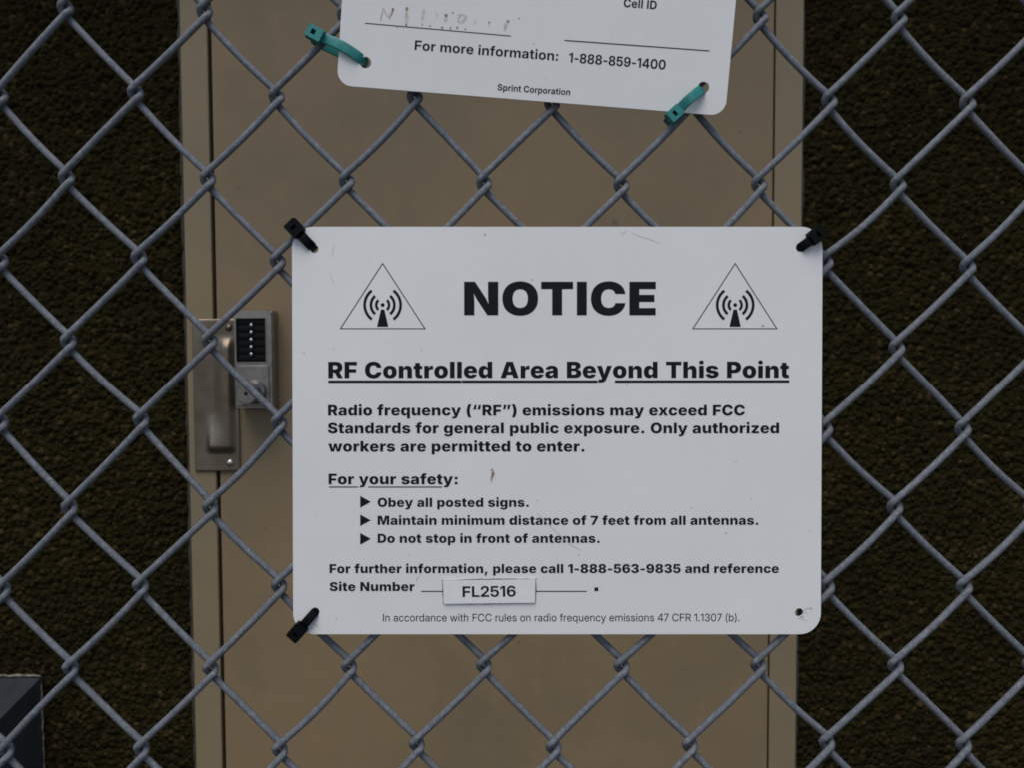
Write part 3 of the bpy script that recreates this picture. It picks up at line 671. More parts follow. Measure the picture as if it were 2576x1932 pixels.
  '9': (671, [[322,-12,284,-10,248,-4,214,6,183,19,154,36,129,56,106,78,87,102,71,128,58,156,50,185,45,215,232,215,236,200,243,187,252,176,264,167,277,159,291,154,306,151,322,150,342,152,361,157,377,165,392,176,405,190,416,206,426,225,433,247,439,271,443,296,446,324,446,353,442,353,434,337,425,323,413,309,400,297,386,285,370,276,353,267,335,260,317,255,297,251,278,248,257,247,225,249,196,255,168,264,142,277,118,294,97,313,79,335,64,360,52,387,43,416,38,446,36,479,38,516,45,552,57,585,73,615,93,643,116,667,144,689,174,706,208,721,244,731,283,737,324,739,355,738,385,734,414,728,442,719,470,708,495,693,519,676,542,656,562,632,580,606,596,576,610,543,621,506,629,465,633,421,635,374,633,330,629,289,622,250,613,213,600,179,586,148,569,119,549,92,528,68,504,48,478,30,450,15,421,3,389,-5,357,-10],[325,377,337,378,347,379,357,382,367,386,376,390,385,395,393,402,400,408,407,416,413,424,418,433,422,442,426,452,428,463,430,474,430,485,429,500,427,514,423,528,417,540,409,552,401,562,391,571,380,579,367,585,354,589,340,592,326,593,311,592,297,589,284,585,272,579,260,571,250,562,241,552,234,540,228,528,224,514,221,500,220,485,221,470,224,456,228,442,234,430,241,418,250,408,260,399,271,391,284,385,297,381,311,378]]),
  ':': (367, [[183,-11,163,-10,145,-4,128,4,113,16,101,31,92,47,87,66,85,85,87,105,92,123,101,140,113,154,128,167,145,175,163,180,183,182,204,180,222,175,239,167,253,154,266,140,275,123,280,105,282,85,280,66,275,47,266,31,253,16,239,4,222,-4,204,-10],[183,327,163,329,145,334,128,343,113,355,101,370,92,386,87,404,85,424,87,444,92,462,101,479,113,493,128,505,145,514,163,519,183,521,204,519,222,514,239,505,253,493,266,479,275,462,280,444,282,424,280,404,275,386,266,370,253,355,239,343,222,334,204,329]]),
  'C': (746, [[385,-10,336,-7,291,1,247,14,207,33,169,57,136,87,107,121,82,160,62,204,47,252,39,305,36,363,39,422,48,475,62,524,83,568,108,607,137,641,171,670,208,694,249,713,292,727,337,735,385,737,417,736,449,733,479,727,508,719,536,709,562,697,586,683,608,666,629,648,647,627,664,605,678,581,690,554,700,526,707,496,712,465,520,465,517,476,515,488,511,499,506,509,501,518,494,527,487,535,479,543,471,549,461,555,451,560,440,564,429,567,417,570,404,571,390,572,366,570,343,565,323,558,304,547,287,533,272,517,260,497,250,475,241,451,236,424,232,395,231,363,232,331,236,300,242,273,250,249,261,227,273,208,288,192,304,179,323,169,343,162,365,157,389,156,403,156,416,158,428,160,439,163,450,168,460,173,470,178,479,185,487,192,494,201,500,209,506,219,511,229,515,240,518,251,520,263,713,263,710,239,704,216,697,192,687,168,674,144,659,122,642,100,623,80,601,60,577,43,551,28,522,15,491,4,458,-4,423,-8]]),
  'D': (723, [[326,0,129,0,129,162,319,162,346,163,371,166,394,172,415,180,434,191,450,205,464,222,475,243,485,267,491,295,495,327,496,363,495,400,491,432,484,460,475,485,463,505,449,522,432,536,413,547,392,555,368,561,342,565,314,566,126,566,126,728,324,728,378,725,428,717,475,703,517,684,555,660,589,631,618,597,642,559,662,516,676,469,684,418,687,363,684,309,676,258,662,211,643,169,618,130,590,97,556,68,518,43,476,24,430,11,380,3],[240,728,240,0,50,0,50,728]]),
  'F': (584, [[50,0,50,728,556,728,556,574,240,574,240,404,525,404,525,254,240,254,240,0]]),
  'M': (952, [[50,0,50,728,348,728,422,483,426,468,431,450,436,431,441,408,446,385,451,360,456,335,462,308,467,282,472,256,476,230,481,205,485,182,489,160,492,140,495,122,459,122,462,140,465,160,469,182,473,205,477,230,482,256,487,282,492,308,497,334,502,360,507,385,512,408,517,430,522,450,527,468,531,483,603,728,902,728,902,0,711,0,711,291,711,304,711,320,712,337,712,356,713,377,713,398,714,421,715,444,715,468,716,493,717,517,717,541,718,565,718,588,718,610,719,631,729,631,725,608,720,584,715,561,709,536,704,512,698,488,692,464,686,441,681,418,675,396,669,375,664,356,659,337,654,320,650,305,646,291,556,0,398,0,306,291,302,305,297,320,293,337,287,355,282,375,276,396,270,418,264,441,258,464,252,488,246,512,241,536,235,560,230,584,225,608,220,631,234,631,234,610,234,588,234,565,235,541,235,517,236,493,237,469,237,445,238,421,239,399,239,377,240,356,240,337,241,320,241,304,241,291,241,0]]),
  'N': (768, [[50,0,50,728,257,728,439,429,450,411,460,393,470,375,480,357,490,338,499,318,509,298,518,276,527,253,536,229,546,202,555,174,539,174,537,195,536,217,534,240,532,265,531,290,529,315,528,340,526,365,525,389,524,410,524,430,523,448,523,728,719,728,719,0,511,0,342,276,329,298,317,319,306,340,295,359,285,379,275,399,265,420,255,442,245,464,234,489,222,515,210,543,230,543,232,518,234,492,235,467,237,441,239,417,240,393,242,370,243,348,244,328,245,309,245,292,245,276,245,0]]),
  'O': (775, [[387,-10,339,-7,293,1,250,14,209,33,171,57,137,87,108,121,83,160,62,204,48,252,39,305,36,363,39,422,48,475,62,524,83,568,108,607,137,641,171,670,209,694,250,713,293,727,339,735,387,737,435,735,481,727,525,713,566,694,603,670,637,641,666,607,692,568,712,524,727,475,736,422,739,363,736,305,727,252,712,203,692,159,666,120,637,86,603,57,566,33,525,14,481,1,435,-7],[387,156,412,157,434,162,454,169,473,180,489,193,503,209,515,228,526,250,533,274,539,301,542,331,544,363,542,396,539,426,533,453,526,477,515,499,503,518,489,534,473,548,454,558,434,566,412,570,387,572,363,570,341,566,321,558,302,548,286,534,272,518,260,499,249,477,241,453,236,425,232,396,231,363,232,331,236,301,241,274,249,250,260,228,272,209,286,193,302,180,321,169,341,162,363,157]]),
  'R': (666, [[50,0,50,728,359,728,398,726,435,720,469,711,500,698,529,682,554,662,576,639,594,613,609,585,619,553,625,519,628,482,625,445,619,411,608,380,593,351,575,326,552,305,527,286,497,271,465,259,430,250,393,245,352,243,164,243,164,391,315,391,333,392,349,394,364,397,377,401,389,406,400,413,409,421,416,430,422,441,426,453,429,467,430,482,429,497,426,511,422,524,416,535,409,544,400,552,389,559,377,565,364,569,349,572,333,574,315,575,240,575,240,0],[445,0,268,334,470,334,652,0]]),
  'S': (664, [[341,-9,296,-7,254,-2,214,7,178,19,145,35,116,54,91,77,70,104,53,135,41,170,33,209,30,251,211,251,213,235,217,220,222,206,229,194,237,183,247,174,259,166,272,159,287,154,303,150,320,148,338,147,354,148,369,149,382,152,394,156,405,160,414,166,422,172,429,179,434,187,438,195,440,204,441,214,440,222,438,230,434,238,430,245,423,251,415,257,405,263,394,268,381,274,365,279,348,283,329,288,255,304,209,316,169,332,134,351,104,374,80,401,63,432,52,468,49,508,51,541,58,572,70,601,86,628,107,653,131,674,158,693,189,709,223,721,260,730,298,736,340,737,382,735,421,730,457,721,491,708,521,692,547,673,570,651,589,626,604,599,615,569,622,537,624,503,442,503,439,521,433,536,425,549,414,561,400,569,383,576,363,580,340,581,325,580,311,579,298,577,287,573,278,569,269,564,262,558,257,552,252,545,249,537,247,529,247,521,247,512,250,503,253,496,258,489,264,482,272,476,281,470,291,465,303,460,317,456,331,452,347,448,408,435,436,428,462,420,486,412,508,402,529,391,547,380,564,367,579,354,592,339,603,324,613,308,620,291,626,273,631,254,633,234,634,214,632,180,625,148,614,119,599,93,579,69,556,49,529,31,498,17,464,6,426,-3,385,-7]]),
  'a': (594, [[204,-9,179,-8,155,-5,132,1,112,8,92,18,76,30,61,45,48,61,39,80,31,101,27,125,26,151,27,172,30,192,34,211,41,227,50,242,60,256,71,268,84,279,99,288,114,297,131,304,148,310,167,315,186,319,206,322,227,324,249,326,268,328,286,330,301,332,314,335,325,338,334,342,341,346,347,351,351,357,353,364,354,372,354,374,353,381,352,388,349,394,346,400,342,405,336,409,330,413,323,416,316,419,308,421,298,422,289,422,279,422,270,421,261,419,252,416,245,413,238,409,232,404,226,399,221,393,217,386,214,379,212,371,41,389,47,412,56,433,67,453,81,472,98,490,117,506,139,519,164,531,192,541,222,547,255,551,291,553,318,552,345,549,370,545,393,540,416,532,436,524,455,514,473,502,489,490,502,476,514,461,524,445,532,429,538,411,541,392,542,373,542,0,366,0,366,77,362,77,353,63,344,50,334,38,323,28,311,19,298,12,284,5,270,0,255,-4,239,-7,222,-8],[264,112,276,112,288,114,299,117,309,122,319,127,328,134,336,141,343,150,348,159,352,170,355,181,356,194,356,241,352,239,348,238,343,236,339,235,334,233,329,232,324,230,318,229,313,228,307,226,302,225,296,224,290,223,285,222,279,221,273,220,262,218,251,216,242,213,234,209,227,204,220,200,215,194,211,189,208,182,205,176,204,169,203,161,204,154,205,146,208,140,211,134,216,129,221,124,226,120,233,117,240,115,247,113,256,112]]),
  'b': (643, [[395,-7,376,-6,359,-4,342,0,326,6,312,13,298,21,286,30,275,41,266,52,257,64,250,76,243,89,238,89,238,0,52,0,52,728,240,728,240,451,243,451,249,464,257,477,265,489,274,501,285,512,297,522,310,531,325,539,341,545,358,549,377,552,397,553,424,551,451,545,476,536,501,524,524,507,545,486,564,461,581,432,594,399,604,362,609,319,611,272,610,228,604,187,595,150,582,117,566,87,548,62,527,41,504,24,479,10,452,1,424,-5],[327,138,341,139,354,142,366,147,376,154,386,163,394,174,401,187,407,201,411,217,415,234,417,253,417,272,417,293,415,311,411,329,407,344,401,359,394,371,386,382,376,391,366,398,354,403,341,406,327,408,314,406,301,403,289,398,278,391,269,382,260,371,253,359,247,345,242,329,238,311,236,293,236,272,236,253,238,234,242,217,247,201,253,187,260,175,269,164,278,155,289,147,301,142,314,139]]),
  'c': (601, [[312,-10,269,-8,230,-1,194,10,161,25,132,45,106,68,84,94,65,124,50,157,40,193,34,231,32,271,34,312,40,350,50,386,65,419,84,449,106,475,132,498,161,517,194,533,230,544,269,551,312,553,339,552,364,549,389,545,412,538,434,530,454,521,473,510,491,498,507,484,521,468,534,452,544,433,554,414,561,394,566,372,570,349,397,323,395,333,392,343,389,352,386,361,382,368,378,376,374,382,369,388,363,394,358,398,351,402,345,405,338,408,330,410,323,411,314,411,301,410,288,407,277,402,266,395,257,387,248,376,241,363,235,349,230,332,227,314,225,294,224,272,225,251,227,231,230,212,235,196,241,181,248,168,257,157,266,148,277,141,288,136,301,133,314,132,323,132,330,133,338,135,345,138,351,141,358,145,364,150,369,155,374,161,379,168,383,176,387,184,390,193,393,202,395,213,397,223,570,197,566,174,561,152,554,131,545,111,534,93,521,76,507,60,491,46,474,33,455,22,434,12,412,4,389,-2,364,-6,339,-9]]),
  'd': (643, [[248,-7,219,-5,191,1,165,10,140,24,116,41,95,62,77,87,61,117,48,150,39,187,34,228,32,272,34,319,39,362,49,399,62,432,79,461,98,486,119,507,142,524,167,536,193,545,219,551,246,553,266,552,285,549,302,545,318,539,333,531,346,522,358,512,369,501,379,489,387,477,394,464,400,451,403,451,403,728,591,728,591,0,405,0,405,89,400,89,394,76,386,64,378,52,368,41,357,30,345,21,332,13,317,6,302,0,285,-4,267,-6],[316,138,330,139,342,142,354,147,365,155,375,164,383,175,390,187,396,201,401,217,405,234,407,253,407,272,407,293,405,311,401,329,396,345,390,359,383,371,375,382,365,391,354,398,342,403,330,406,316,408,302,406,289,403,278,398,267,391,257,382,249,371,242,359,236,344,232,329,228,311,226,293,226,272,226,253,228,234,232,217,236,201,242,187,249,174,258,163,267,154,278,147,289,142,302,139]]),
  'e': (605, [[311,-10,269,-8,230,-2,194,9,162,24,132,42,106,65,84,91,65,120,51,153,40,189,34,229,32,271,34,312,40,350,51,386,65,419,84,449,106,475,132,498,161,518,193,533,228,544,265,551,306,553,336,552,364,548,391,542,416,534,440,523,462,511,482,496,501,479,518,460,533,439,545,416,556,391,564,364,570,336,574,305,575,273,575,229,92,229,92,334,486,334,398,311,398,328,396,343,392,357,388,370,382,381,375,391,367,399,358,407,347,412,335,416,322,419,308,419,293,419,280,416,268,412,258,406,248,399,240,391,233,381,227,370,223,357,219,343,217,328,217,312,217,236,217,218,220,201,224,186,229,173,236,161,244,151,253,143,263,136,275,130,287,127,301,124,315,124,325,124,335,125,344,127,353,129,361,133,369,137,376,141,382,146,388,152,393,159,397,166,401,174,567,148,559,125,548,103,535,83,519,64,501,48,480,33,457,20,432,9,405,1,376,-5,345,-9]]),
  'f': (418, [[391,546,391,408,10,408,10,546],[98,0,98,566,100,597,104,626,112,652,122,675,135,695,151,713,169,728,189,740,212,750,236,756,262,760,291,762,309,761,327,760,345,758,362,756,378,753,392,751,403,748,412,746,384,610,379,612,373,613,367,614,360,615,354,616,347,617,341,617,335,617,322,616,311,614,302,610,296,605,292,598,288,590,286,581,286,571,286,0]]),
  'g': (645, [[310,-216,274,-215,241,-211,209,-205,181,-197,154,-187,131,-175,110,-161,92,-145,77,-127,64,-108,56,-88,50,-66,215,-39,217,-46,221,-52,225,-59,230,-64,237,-70,245,-74,253,-78,262,-82,273,-84,284,-86,296,-88,309,-88,332,-87,352,-83,369,-76,383,-66,394,-54,401,-39,406,-21,407,0,407,94,394,94,388,81,381,69,373,58,364,48,353,39,342,31,329,24,315,18,300,13,284,10,266,8,248,7,219,9,191,14,165,22,140,34,117,50,96,70,77,93,61,120,48,152,39,188,34,228,32,273,34,319,39,362,49,399,63,433,79,461,98,486,119,507,143,524,168,536,193,545,220,551,247,553,267,552,286,549,303,545,319,539,334,531,348,522,360,512,371,501,381,489,389,477,397,464,403,451,407,451,407,546,593,546,593,18,591,-19,584,-52,573,-83,558,-110,538,-135,515,-156,488,-174,458,-189,425,-201,389,-209,351,-214],[316,142,330,143,343,146,354,151,365,158,375,166,383,177,390,189,397,202,401,218,405,235,407,253,408,273,407,293,405,312,401,329,397,345,390,359,383,371,375,382,365,391,354,398,343,403,330,406,316,408,302,406,289,403,278,398,267,391,258,382,249,371,242,359,236,345,232,329,228,312,226,293,226,273,226,253,228,235,232,218,236,202,242,188,249,176,258,166,267,158,278,151,289,146,302,143]]),
  'h': (645, [[240,308,240,0,52,0,52,728,236,728,236,407,226,407,237,437,251,464,268,489,287,511,310,529,337,542,368,550,403,553,431,551,457,546,482,538,504,527,524,512,542,495,557,476,570,454,580,430,588,404,592,377,593,348,593,0,405,0,405,309,404,329,400,347,393,362,384,375,372,386,358,393,342,398,324,399,311,399,300,397,290,393,280,388,271,382,263,375,256,367,251,357,246,346,243,335,241,322]]),
  'i': (292, [[52,0,52,546,240,546,240,0],[146,604,127,606,109,610,94,618,79,630,67,643,58,658,53,674,51,691,53,709,58,725,67,740,79,754,94,765,109,773,127,778,146,779,164,778,182,773,198,765,212,754,224,740,233,725,238,709,240,691,238,674,233,658,224,643,212,630,198,618,182,610,164,606]]),
  'k': (602, [[221,134,221,358,247,358,387,546,599,546,375,262,323,262],[52,0,52,728,240,728,240,0],[389,0,258,220,381,354,605,0]]),
  'l': (292, [[240,728,240,0,52,0,52,728]]),
  'm': (939, [[52,0,52,546,224,546,236,400,223,400,230,426,239,450,249,471,261,489,274,504,289,518,304,529,320,538,337,544,355,549,373,552,392,553,419,551,444,543,466,532,486,515,503,493,518,464,531,428,543,386,522,386,530,415,540,441,551,464,565,483,580,501,596,515,614,527,632,537,652,544,671,549,691,552,711,553,736,552,760,547,782,540,803,530,821,518,838,503,852,486,864,466,874,445,881,421,885,396,887,368,887,0,698,0,698,322,697,339,693,355,687,368,679,380,669,389,657,395,644,399,629,400,618,400,609,398,600,395,592,391,584,385,578,379,572,372,568,363,564,354,561,344,560,333,559,321,559,0,379,0,379,322,378,340,374,355,368,368,360,380,350,389,338,395,325,399,310,400,299,400,290,398,281,395,273,391,265,385,259,379,253,372,249,363,245,354,242,344,241,332,240,320,240,0]]),
  'n': (645, [[240,308,240,0,52,0,52,546,229,546,232,407,226,407,237,437,251,464,268,489,287,511,310,529,337,542,368,550,403,553,431,551,457,546,482,538,504,527,524,512,542,495,557,476,570,454,580,430,588,404,592,377,593,348,593,0,405,0,405,309,404,329,400,347,393,362,384,375,372,386,358,393,342,398,324,399,311,399,300,397,290,393,280,388,271,382,263,375,256,367,251,357,246,346,243,335,241,322]]),
  'o': (623, [[312,-10,270,-8,230,-1,194,10,161,25,132,45,106,68,84,94,65,124,50,157,40,193,34,231,32,271,34,312,40,350,50,386,65,419,84,449,106,475,132,498,161,517,194,533,230,544,270,551,312,553,354,551,394,544,430,533,462,517,492,498,518,475,540,449,558,419,573,386,583,350,589,312,591,271,589,231,583,193,573,157,558,124,540,94,518,68,492,45,462,25,430,10,394,-1,354,-8],[312,132,325,133,338,136,349,141,359,149,368,158,376,169,383,182,389,197,393,214,397,232,399,251,399,272,399,293,397,313,393,331,389,347,383,362,376,374,368,385,359,395,349,402,338,407,325,410,312,411,299,410,286,407,275,402,264,395,255,385,247,374,240,362,234,347,230,331,227,313,225,293,224,272,225,251,227,232,230,214,234,197,240,182,247,169,255,158,264,149,275,141,286,136,299,133]]),
  'p': (643, [[52,-204,52,546,238,546,238,451,243,451,249,464,257,477,265,489,274,501,285,512,297,522,310,531,325,539,341,545,358,549,377,552,397,553,424,551,451,545,476,536,501,524,524,507,545,486,564,461,581,432,594,399,604,362,609,319,611,272,610,228,604,187,595,150,582,117,566,87,548,62,527,41,504,24,479,10,452,1,424,-5,395,-7,376,-6,359,-4,342,0,326,6,312,13,298,21,286,30,275,41,266,52,257,64,250,76,243,89,240,89,240,-204],[327,138,341,139,354,142,366,147,376,154,386,163,394,174,401,187,407,201,411,217,415,234,417,253,417,272,417,293,415,311,411,329,407,344,401,359,394,371,386,382,376,391,366,398,354,403,341,406,327,408,314,406,301,403,289,398,278,391,269,382,260,371,253,359,247,345,242,329,238,311,236,293,236,272,236,253,238,234,242,217,247,201,253,187,260,175,269,164,278,155,289,147,301,142,314,139]]),
  'q': (643, [[591,-204,403,-204,403,89,400,89,394,76,386,64,378,52,368,41,357,30,345,21,332,13,317,6,302,0,285,-4,267,-6,248,-7,219,-5,191,1,165,10,140,24,116,41,95,62,77,87,61,117,48,150,39,187,34,228,32,272,34,319,39,362,49,399,62,432,79,461,98,486,119,507,142,524,167,536,193,545,219,551,246,553,266,552,285,549,302,545,318,539,333,531,346,522,358,512,369,501,379,489,387,477,394,464,400,451,405,451,405,546,591,546],[316,138,330,139,342,142,354,147,365,155,375,164,383,175,390,187,396,201,401,217,405,234,407,253,407,272,407,293,405,311,401,329,396,345,390,359,383,371,375,382,365,391,354,398,342,403,330,406,316,408,302,406,289,403,278,398,267,391,257,382,249,371,242,359,236,344,232,329,228,311,226,293,226,272,226,253,228,234,232,217,236,201,242,187,249,174,258,163,267,154,278,147,289,142,302,139]]),
  'r': (429, [[52,0,52,546,235,546,235,443,240,443,249,469,260,492,273,511,288,526,305,538,324,546,344,551,365,553,371,553,377,552,384,552,390,551,396,550,403,549,408,547,414,545,414,384,407,386,399,388,390,390,380,391,369,392,360,393,351,393,343,394,329,393,315,390,302,386,290,380,279,373,269,365,261,355,254,344,248,331,244,318,241,304,240,288,240,0]]),
  's': (584, [[291,-10,256,-9,223,-5,191,2,162,11,136,22,112,36,90,52,72,70,56,90,43,112,34,136,27,161,202,187,208,172,215,158,224,146,235,136,247,129,262,123,280,120,299,119,314,120,327,121,338,124,348,129,355,134,361,141,364,148,365,157,364,164,361,171,356,178,349,183,341,188,330,192,317,196,301,199,205,217,166,226,133,238,105,254,81,272,63,294,51,318,43,346,40,376,42,403,48,428,57,451,71,472,87,490,107,507,130,520,156,532,186,541,217,548,252,551,289,553,323,552,355,548,385,542,413,534,438,524,461,511,481,497,498,481,513,462,525,442,534,421,539,397,373,372,369,385,363,396,355,405,345,413,333,418,321,423,307,425,292,426,279,425,267,423,256,420,247,416,238,410,233,404,229,396,228,388,229,381,231,375,234,369,239,363,246,358,256,353,268,349,283,346,392,326,431,317,464,306,493,292,516,275,533,256,546,233,554,207,556,179,554,151,548,125,537,101,522,79,503,59,481,41,456,26,428,13,397,3,364,-4,329,-8]]),
  't': (394, [[364,546,364,408,10,408,10,546],[80,676,269,676,269,173,269,164,271,157,274,150,278,145,283,141,290,138,298,137,308,136,312,136,318,137,325,137,333,138,341,139,347,140,352,141,355,142,378,7,362,3,347,0,332,-3,317,-5,303,-6,289,-7,276,-8,263,-8,220,-6,183,2,152,15,126,33,106,57,92,85,83,118,80,156]]),
  'u': (645, [[242,-7,214,-5,188,0,164,8,141,19,121,34,103,50,88,70,75,92,65,116,58,142,53,169,52,198,52,546,240,546,240,237,242,217,246,199,252,184,262,171,273,160,287,153,303,148,322,147,334,147,345,149,356,153,366,158,374,164,382,171,389,179,395,189,399,200,402,211,404,224,405,238,405,546,593,546,593,0,417,0,413,139,419,139,408,109,394,81,378,57,358,35,335,16,308,4,277,-4]]),
  'w': (873, [[159,0,2,546,199,546,232,370,238,341,244,310,250,279,256,247,263,214,269,179,274,143,279,106,261,106,267,143,274,179,281,214,288,247,295,279,302,311,309,341,316,370,354,546,519,546,555,370,562,341,568,310,575,279,583,247,590,214,597,179,604,143,609,106,593,106,597,143,602,179,608,214,614,247,620,279,626,310,631,341,637,370,671,546,871,546,712,0,519,0,465,185,462,199,458,214,454,231,450,249,446,268,442,287,439,307,435,326,431,345,428,363,424,379,420,394,451,394,447,379,443,363,440,345,436,326,432,307,429,287,425,268,421,249,417,231,413,214,409,199,405,185,352,0]]),
  'x': (605, [[13,0,221,354,221,207,23,546,221,546,257,474,267,452,278,430,287,408,297,385,306,363,315,341,325,319,334,297,271,297,281,319,291,340,300,363,310,385,320,408,330,430,341,452,352,474,391,546,585,546,381,207,381,353,592,0,395,0,349,89,338,110,327,133,316,155,306,178,297,201,287,224,277,246,267,267,330,267,321,246,311,224,302,201,293,178,283,155,273,133,263,110,252,89,207,0]]),
  'y': (630, [[52,-190,93,-55,117,-61,133,-65,147,-67,160,-67,172,-66,183,-64,193,-60,201,-56,207,-50,212,-43,214,-36,215,-27,214,-18,210,-1,7,546,205,546,280,291,287,264,294,236,299,208,304,179,309,151,314,120,320,89,326,56,290,56,297,89,303,120,310,151,316,180,323,208,331,236,338,264,347,291,428,546,623,546,397,-52,388,-74,378,-94,366,-114,352,-132,337,-149,320,-163,301,-176,280,-188,257,-197,231,-203,201,-207,170,-208,153,-208,137,-207,121,-205,105,-203,90,-201,76,-198,63,-194]]),
  'z': (587, [[56,0,56,105,299,398,299,401,64,401,64,546,522,546,522,429,300,148,300,145,531,145,531,0]]),
  '“': (611, [[83,406,182,728,305,728,262,406],[348,406,447,728,570,728,527,406]]),
  '”': (598, [[83,406,126,728,305,728,205,406],[334,406,377,728,556,728,457,406]]),
 },
 "bold": {
  ' ': (269, []),
  '-': (460, [[396,353,396,237,65,237,65,353]]),
  '0': (666, [[333,-10,289,-8,248,1,210,15,176,34,145,59,118,89,95,123,76,163,60,206,50,254,43,307,41,363,43,420,50,472,61,520,76,564,95,604,118,638,145,668,176,693,210,713,248,727,289,735,333,738,377,735,418,727,456,713,490,693,521,668,548,638,571,604,591,564,606,520,617,472,623,420,625,363,623,307,617,254,606,206,591,163,571,123,548,89,521,59,491,34,456,15,418,1,377,-8],[333,112,355,114,375,120,394,129,411,142,426,158,439,178,450,201,460,228,467,257,473,290,476,325,477,363,476,402,473,437,467,470,460,500,450,526,439,549,426,569,411,586,394,599,375,608,355,614,333,616,311,614,291,608,272,599,255,586,240,569,227,549,216,526,206,500,199,470,193,437,190,402,189,363,190,325,193,290,199,257,206,228,216,201,227,178,240,158,255,142,272,129,291,120,311,114]]),
  '1': (417, [[355,728,355,0,208,0,208,594,205,594,37,479,37,614,204,728]]),
  '4': (670, [[42,138,42,256,352,728,451,728,451,570,393,570,191,262,191,257,630,257,630,138],[395,0,395,174,397,226,397,728,538,728,538,0]]),
  '5': (615, [[305,-10,268,-8,233,-3,200,6,170,18,142,33,117,52,95,72,77,96,62,122,50,149,43,179,40,211,184,211,186,196,189,182,195,169,202,157,211,146,221,136,232,128,245,121,259,115,273,111,289,108,305,108,323,109,340,112,355,117,370,124,383,133,395,144,405,157,414,171,421,186,426,203,429,220,430,239,429,258,426,276,421,293,414,309,405,323,395,336,383,347,369,356,355,363,339,369,322,372,304,373,285,372,268,369,251,364,235,357,220,349,208,339,197,328,188,315,53,331,84,728,533,728,533,605,211,605,194,425,197,425,209,438,223,450,239,460,257,468,277,476,297,481,319,484,342,485,366,484,389,480,412,475,433,467,454,457,473,445,491,432,507,416,522,399,535,381,547,361,556,340,564,317,569,293,573,269,574,243,572,207,565,173,555,142,540,112,521,85,499,61,474,40,446,22,414,8,380,-2,343,-8]]),
  '8': (639, [[319,-10,279,-9,242,-4,207,5,175,16,145,31,119,48,96,67,76,89,61,113,50,139,43,166,41,195,42,218,46,240,53,261,62,281,74,299,87,316,103,331,120,344,139,356,159,365,181,372,204,377,204,380,174,387,148,399,125,416,104,436,88,459,76,484,69,512,66,542,69,570,75,596,85,620,99,643,117,664,138,683,162,699,189,713,218,724,250,732,283,736,319,738,355,736,389,732,420,724,450,713,477,699,501,683,522,664,539,643,554,620,564,596,570,570,572,542,569,512,562,484,550,459,534,436,513,416,490,400,464,387,435,380,435,377,458,372,479,365,499,356,518,344,536,331,551,316,565,299,577,281,586,261,593,240,597,218,598,195,596,166,589,139,578,113,562,89,543,67,520,48,493,31,464,16,431,5,396,-4,359,-9],[319,100,337,100,354,103,370,107,385,113,398,121,410,129,420,139,428,151,435,163,440,177,443,191,444,207,443,222,440,237,435,251,428,264,419,276,409,286,397,295,384,303,369,309,353,314,337,317,319,317,301,317,285,314,269,309,255,303,241,295,230,286,219,276,210,264,203,251,198,237,195,222,194,207,195,191,198,177,203,163,210,151,218,140,229,129,240,121,254,113,268,107,284,103,301,100],[319,428,334,428,349,431,362,435,375,440,386,447,397,455,405,464,413,475,419,487,423,499,426,513,427,527,426,541,423,554,419,567,413,578,406,589,397,598,387,606,375,613,363,618,349,622,335,624,319,625,304,624,289,622,275,618,263,613,251,606,241,598,232,589,225,578,219,567,215,554,212,541,211,527,212,513,215,499,219,487,225,475,233,465,241,455,252,447,263,440,276,435,289,431,304,428]]),
  '9': (639, [[305,-11,270,-9,237,-4,206,5,177,17,151,32,127,50,107,70,89,93,73,118,62,144,53,172,48,201,193,201,198,182,207,165,217,150,231,137,246,127,264,119,284,115,305,113,329,115,350,120,370,129,388,142,403,157,417,176,428,198,437,222,445,249,450,279,453,311,454,345,451,345,442,330,431,317,420,304,407,293,393,283,378,274,362,267,345,260,328,255,310,252,291,250,272,249,239,251,209,257,180,266,153,280,128,296,106,316,87,339,71,364,58,392,48,422,43,453,41,487,43,522,49,556,60,588,75,617,94,644,116,668,141,689,170,707,202,721,236,731,272,737,311,739,340,737,369,733,396,727,423,718,448,706,471,692,493,675,514,655,533,632,549,606,563,577,576,544,585,509,592,470,597,428,598,382,597,337,593,295,587,255,578,218,567,183,553,151,538,121,520,94,500,70,478,49,454,31,427,16,399,4,370,-4,338,-9],[310,360,324,360,336,362,349,365,361,370,372,375,382,382,392,389,401,398,409,407,416,417,423,428,428,439,432,451,435,464,437,477,438,490,437,508,434,524,428,540,421,555,412,569,402,582,390,593,376,602,362,610,346,615,329,619,312,620,294,619,278,615,262,610,247,603,233,593,221,582,211,570,202,556,194,540,189,524,186,507,185,489,186,471,189,454,194,438,201,423,210,409,221,397,233,386,246,377,261,369,276,364,293,361]]),
  ':': (304, [[152,-9,135,-8,119,-3,105,5,92,15,82,28,74,42,70,58,68,74,70,91,74,107,82,121,92,134,105,144,119,152,135,156,152,158,169,156,185,152,199,144,212,134,222,121,230,107,235,91,236,74,235,58,230,42,222,28,212,15,199,5,185,-3,169,-8],[152,346,135,348,119,352,105,360,92,370,82,383,74,397,70,413,68,430,70,447,74,462,82,476,92,489,105,500,119,507,135,512,152,513,169,512,185,507,199,500,212,489,222,476,230,462,235,447,236,430,235,413,230,397,222,383,212,370,199,360,185,352,169,348]]),
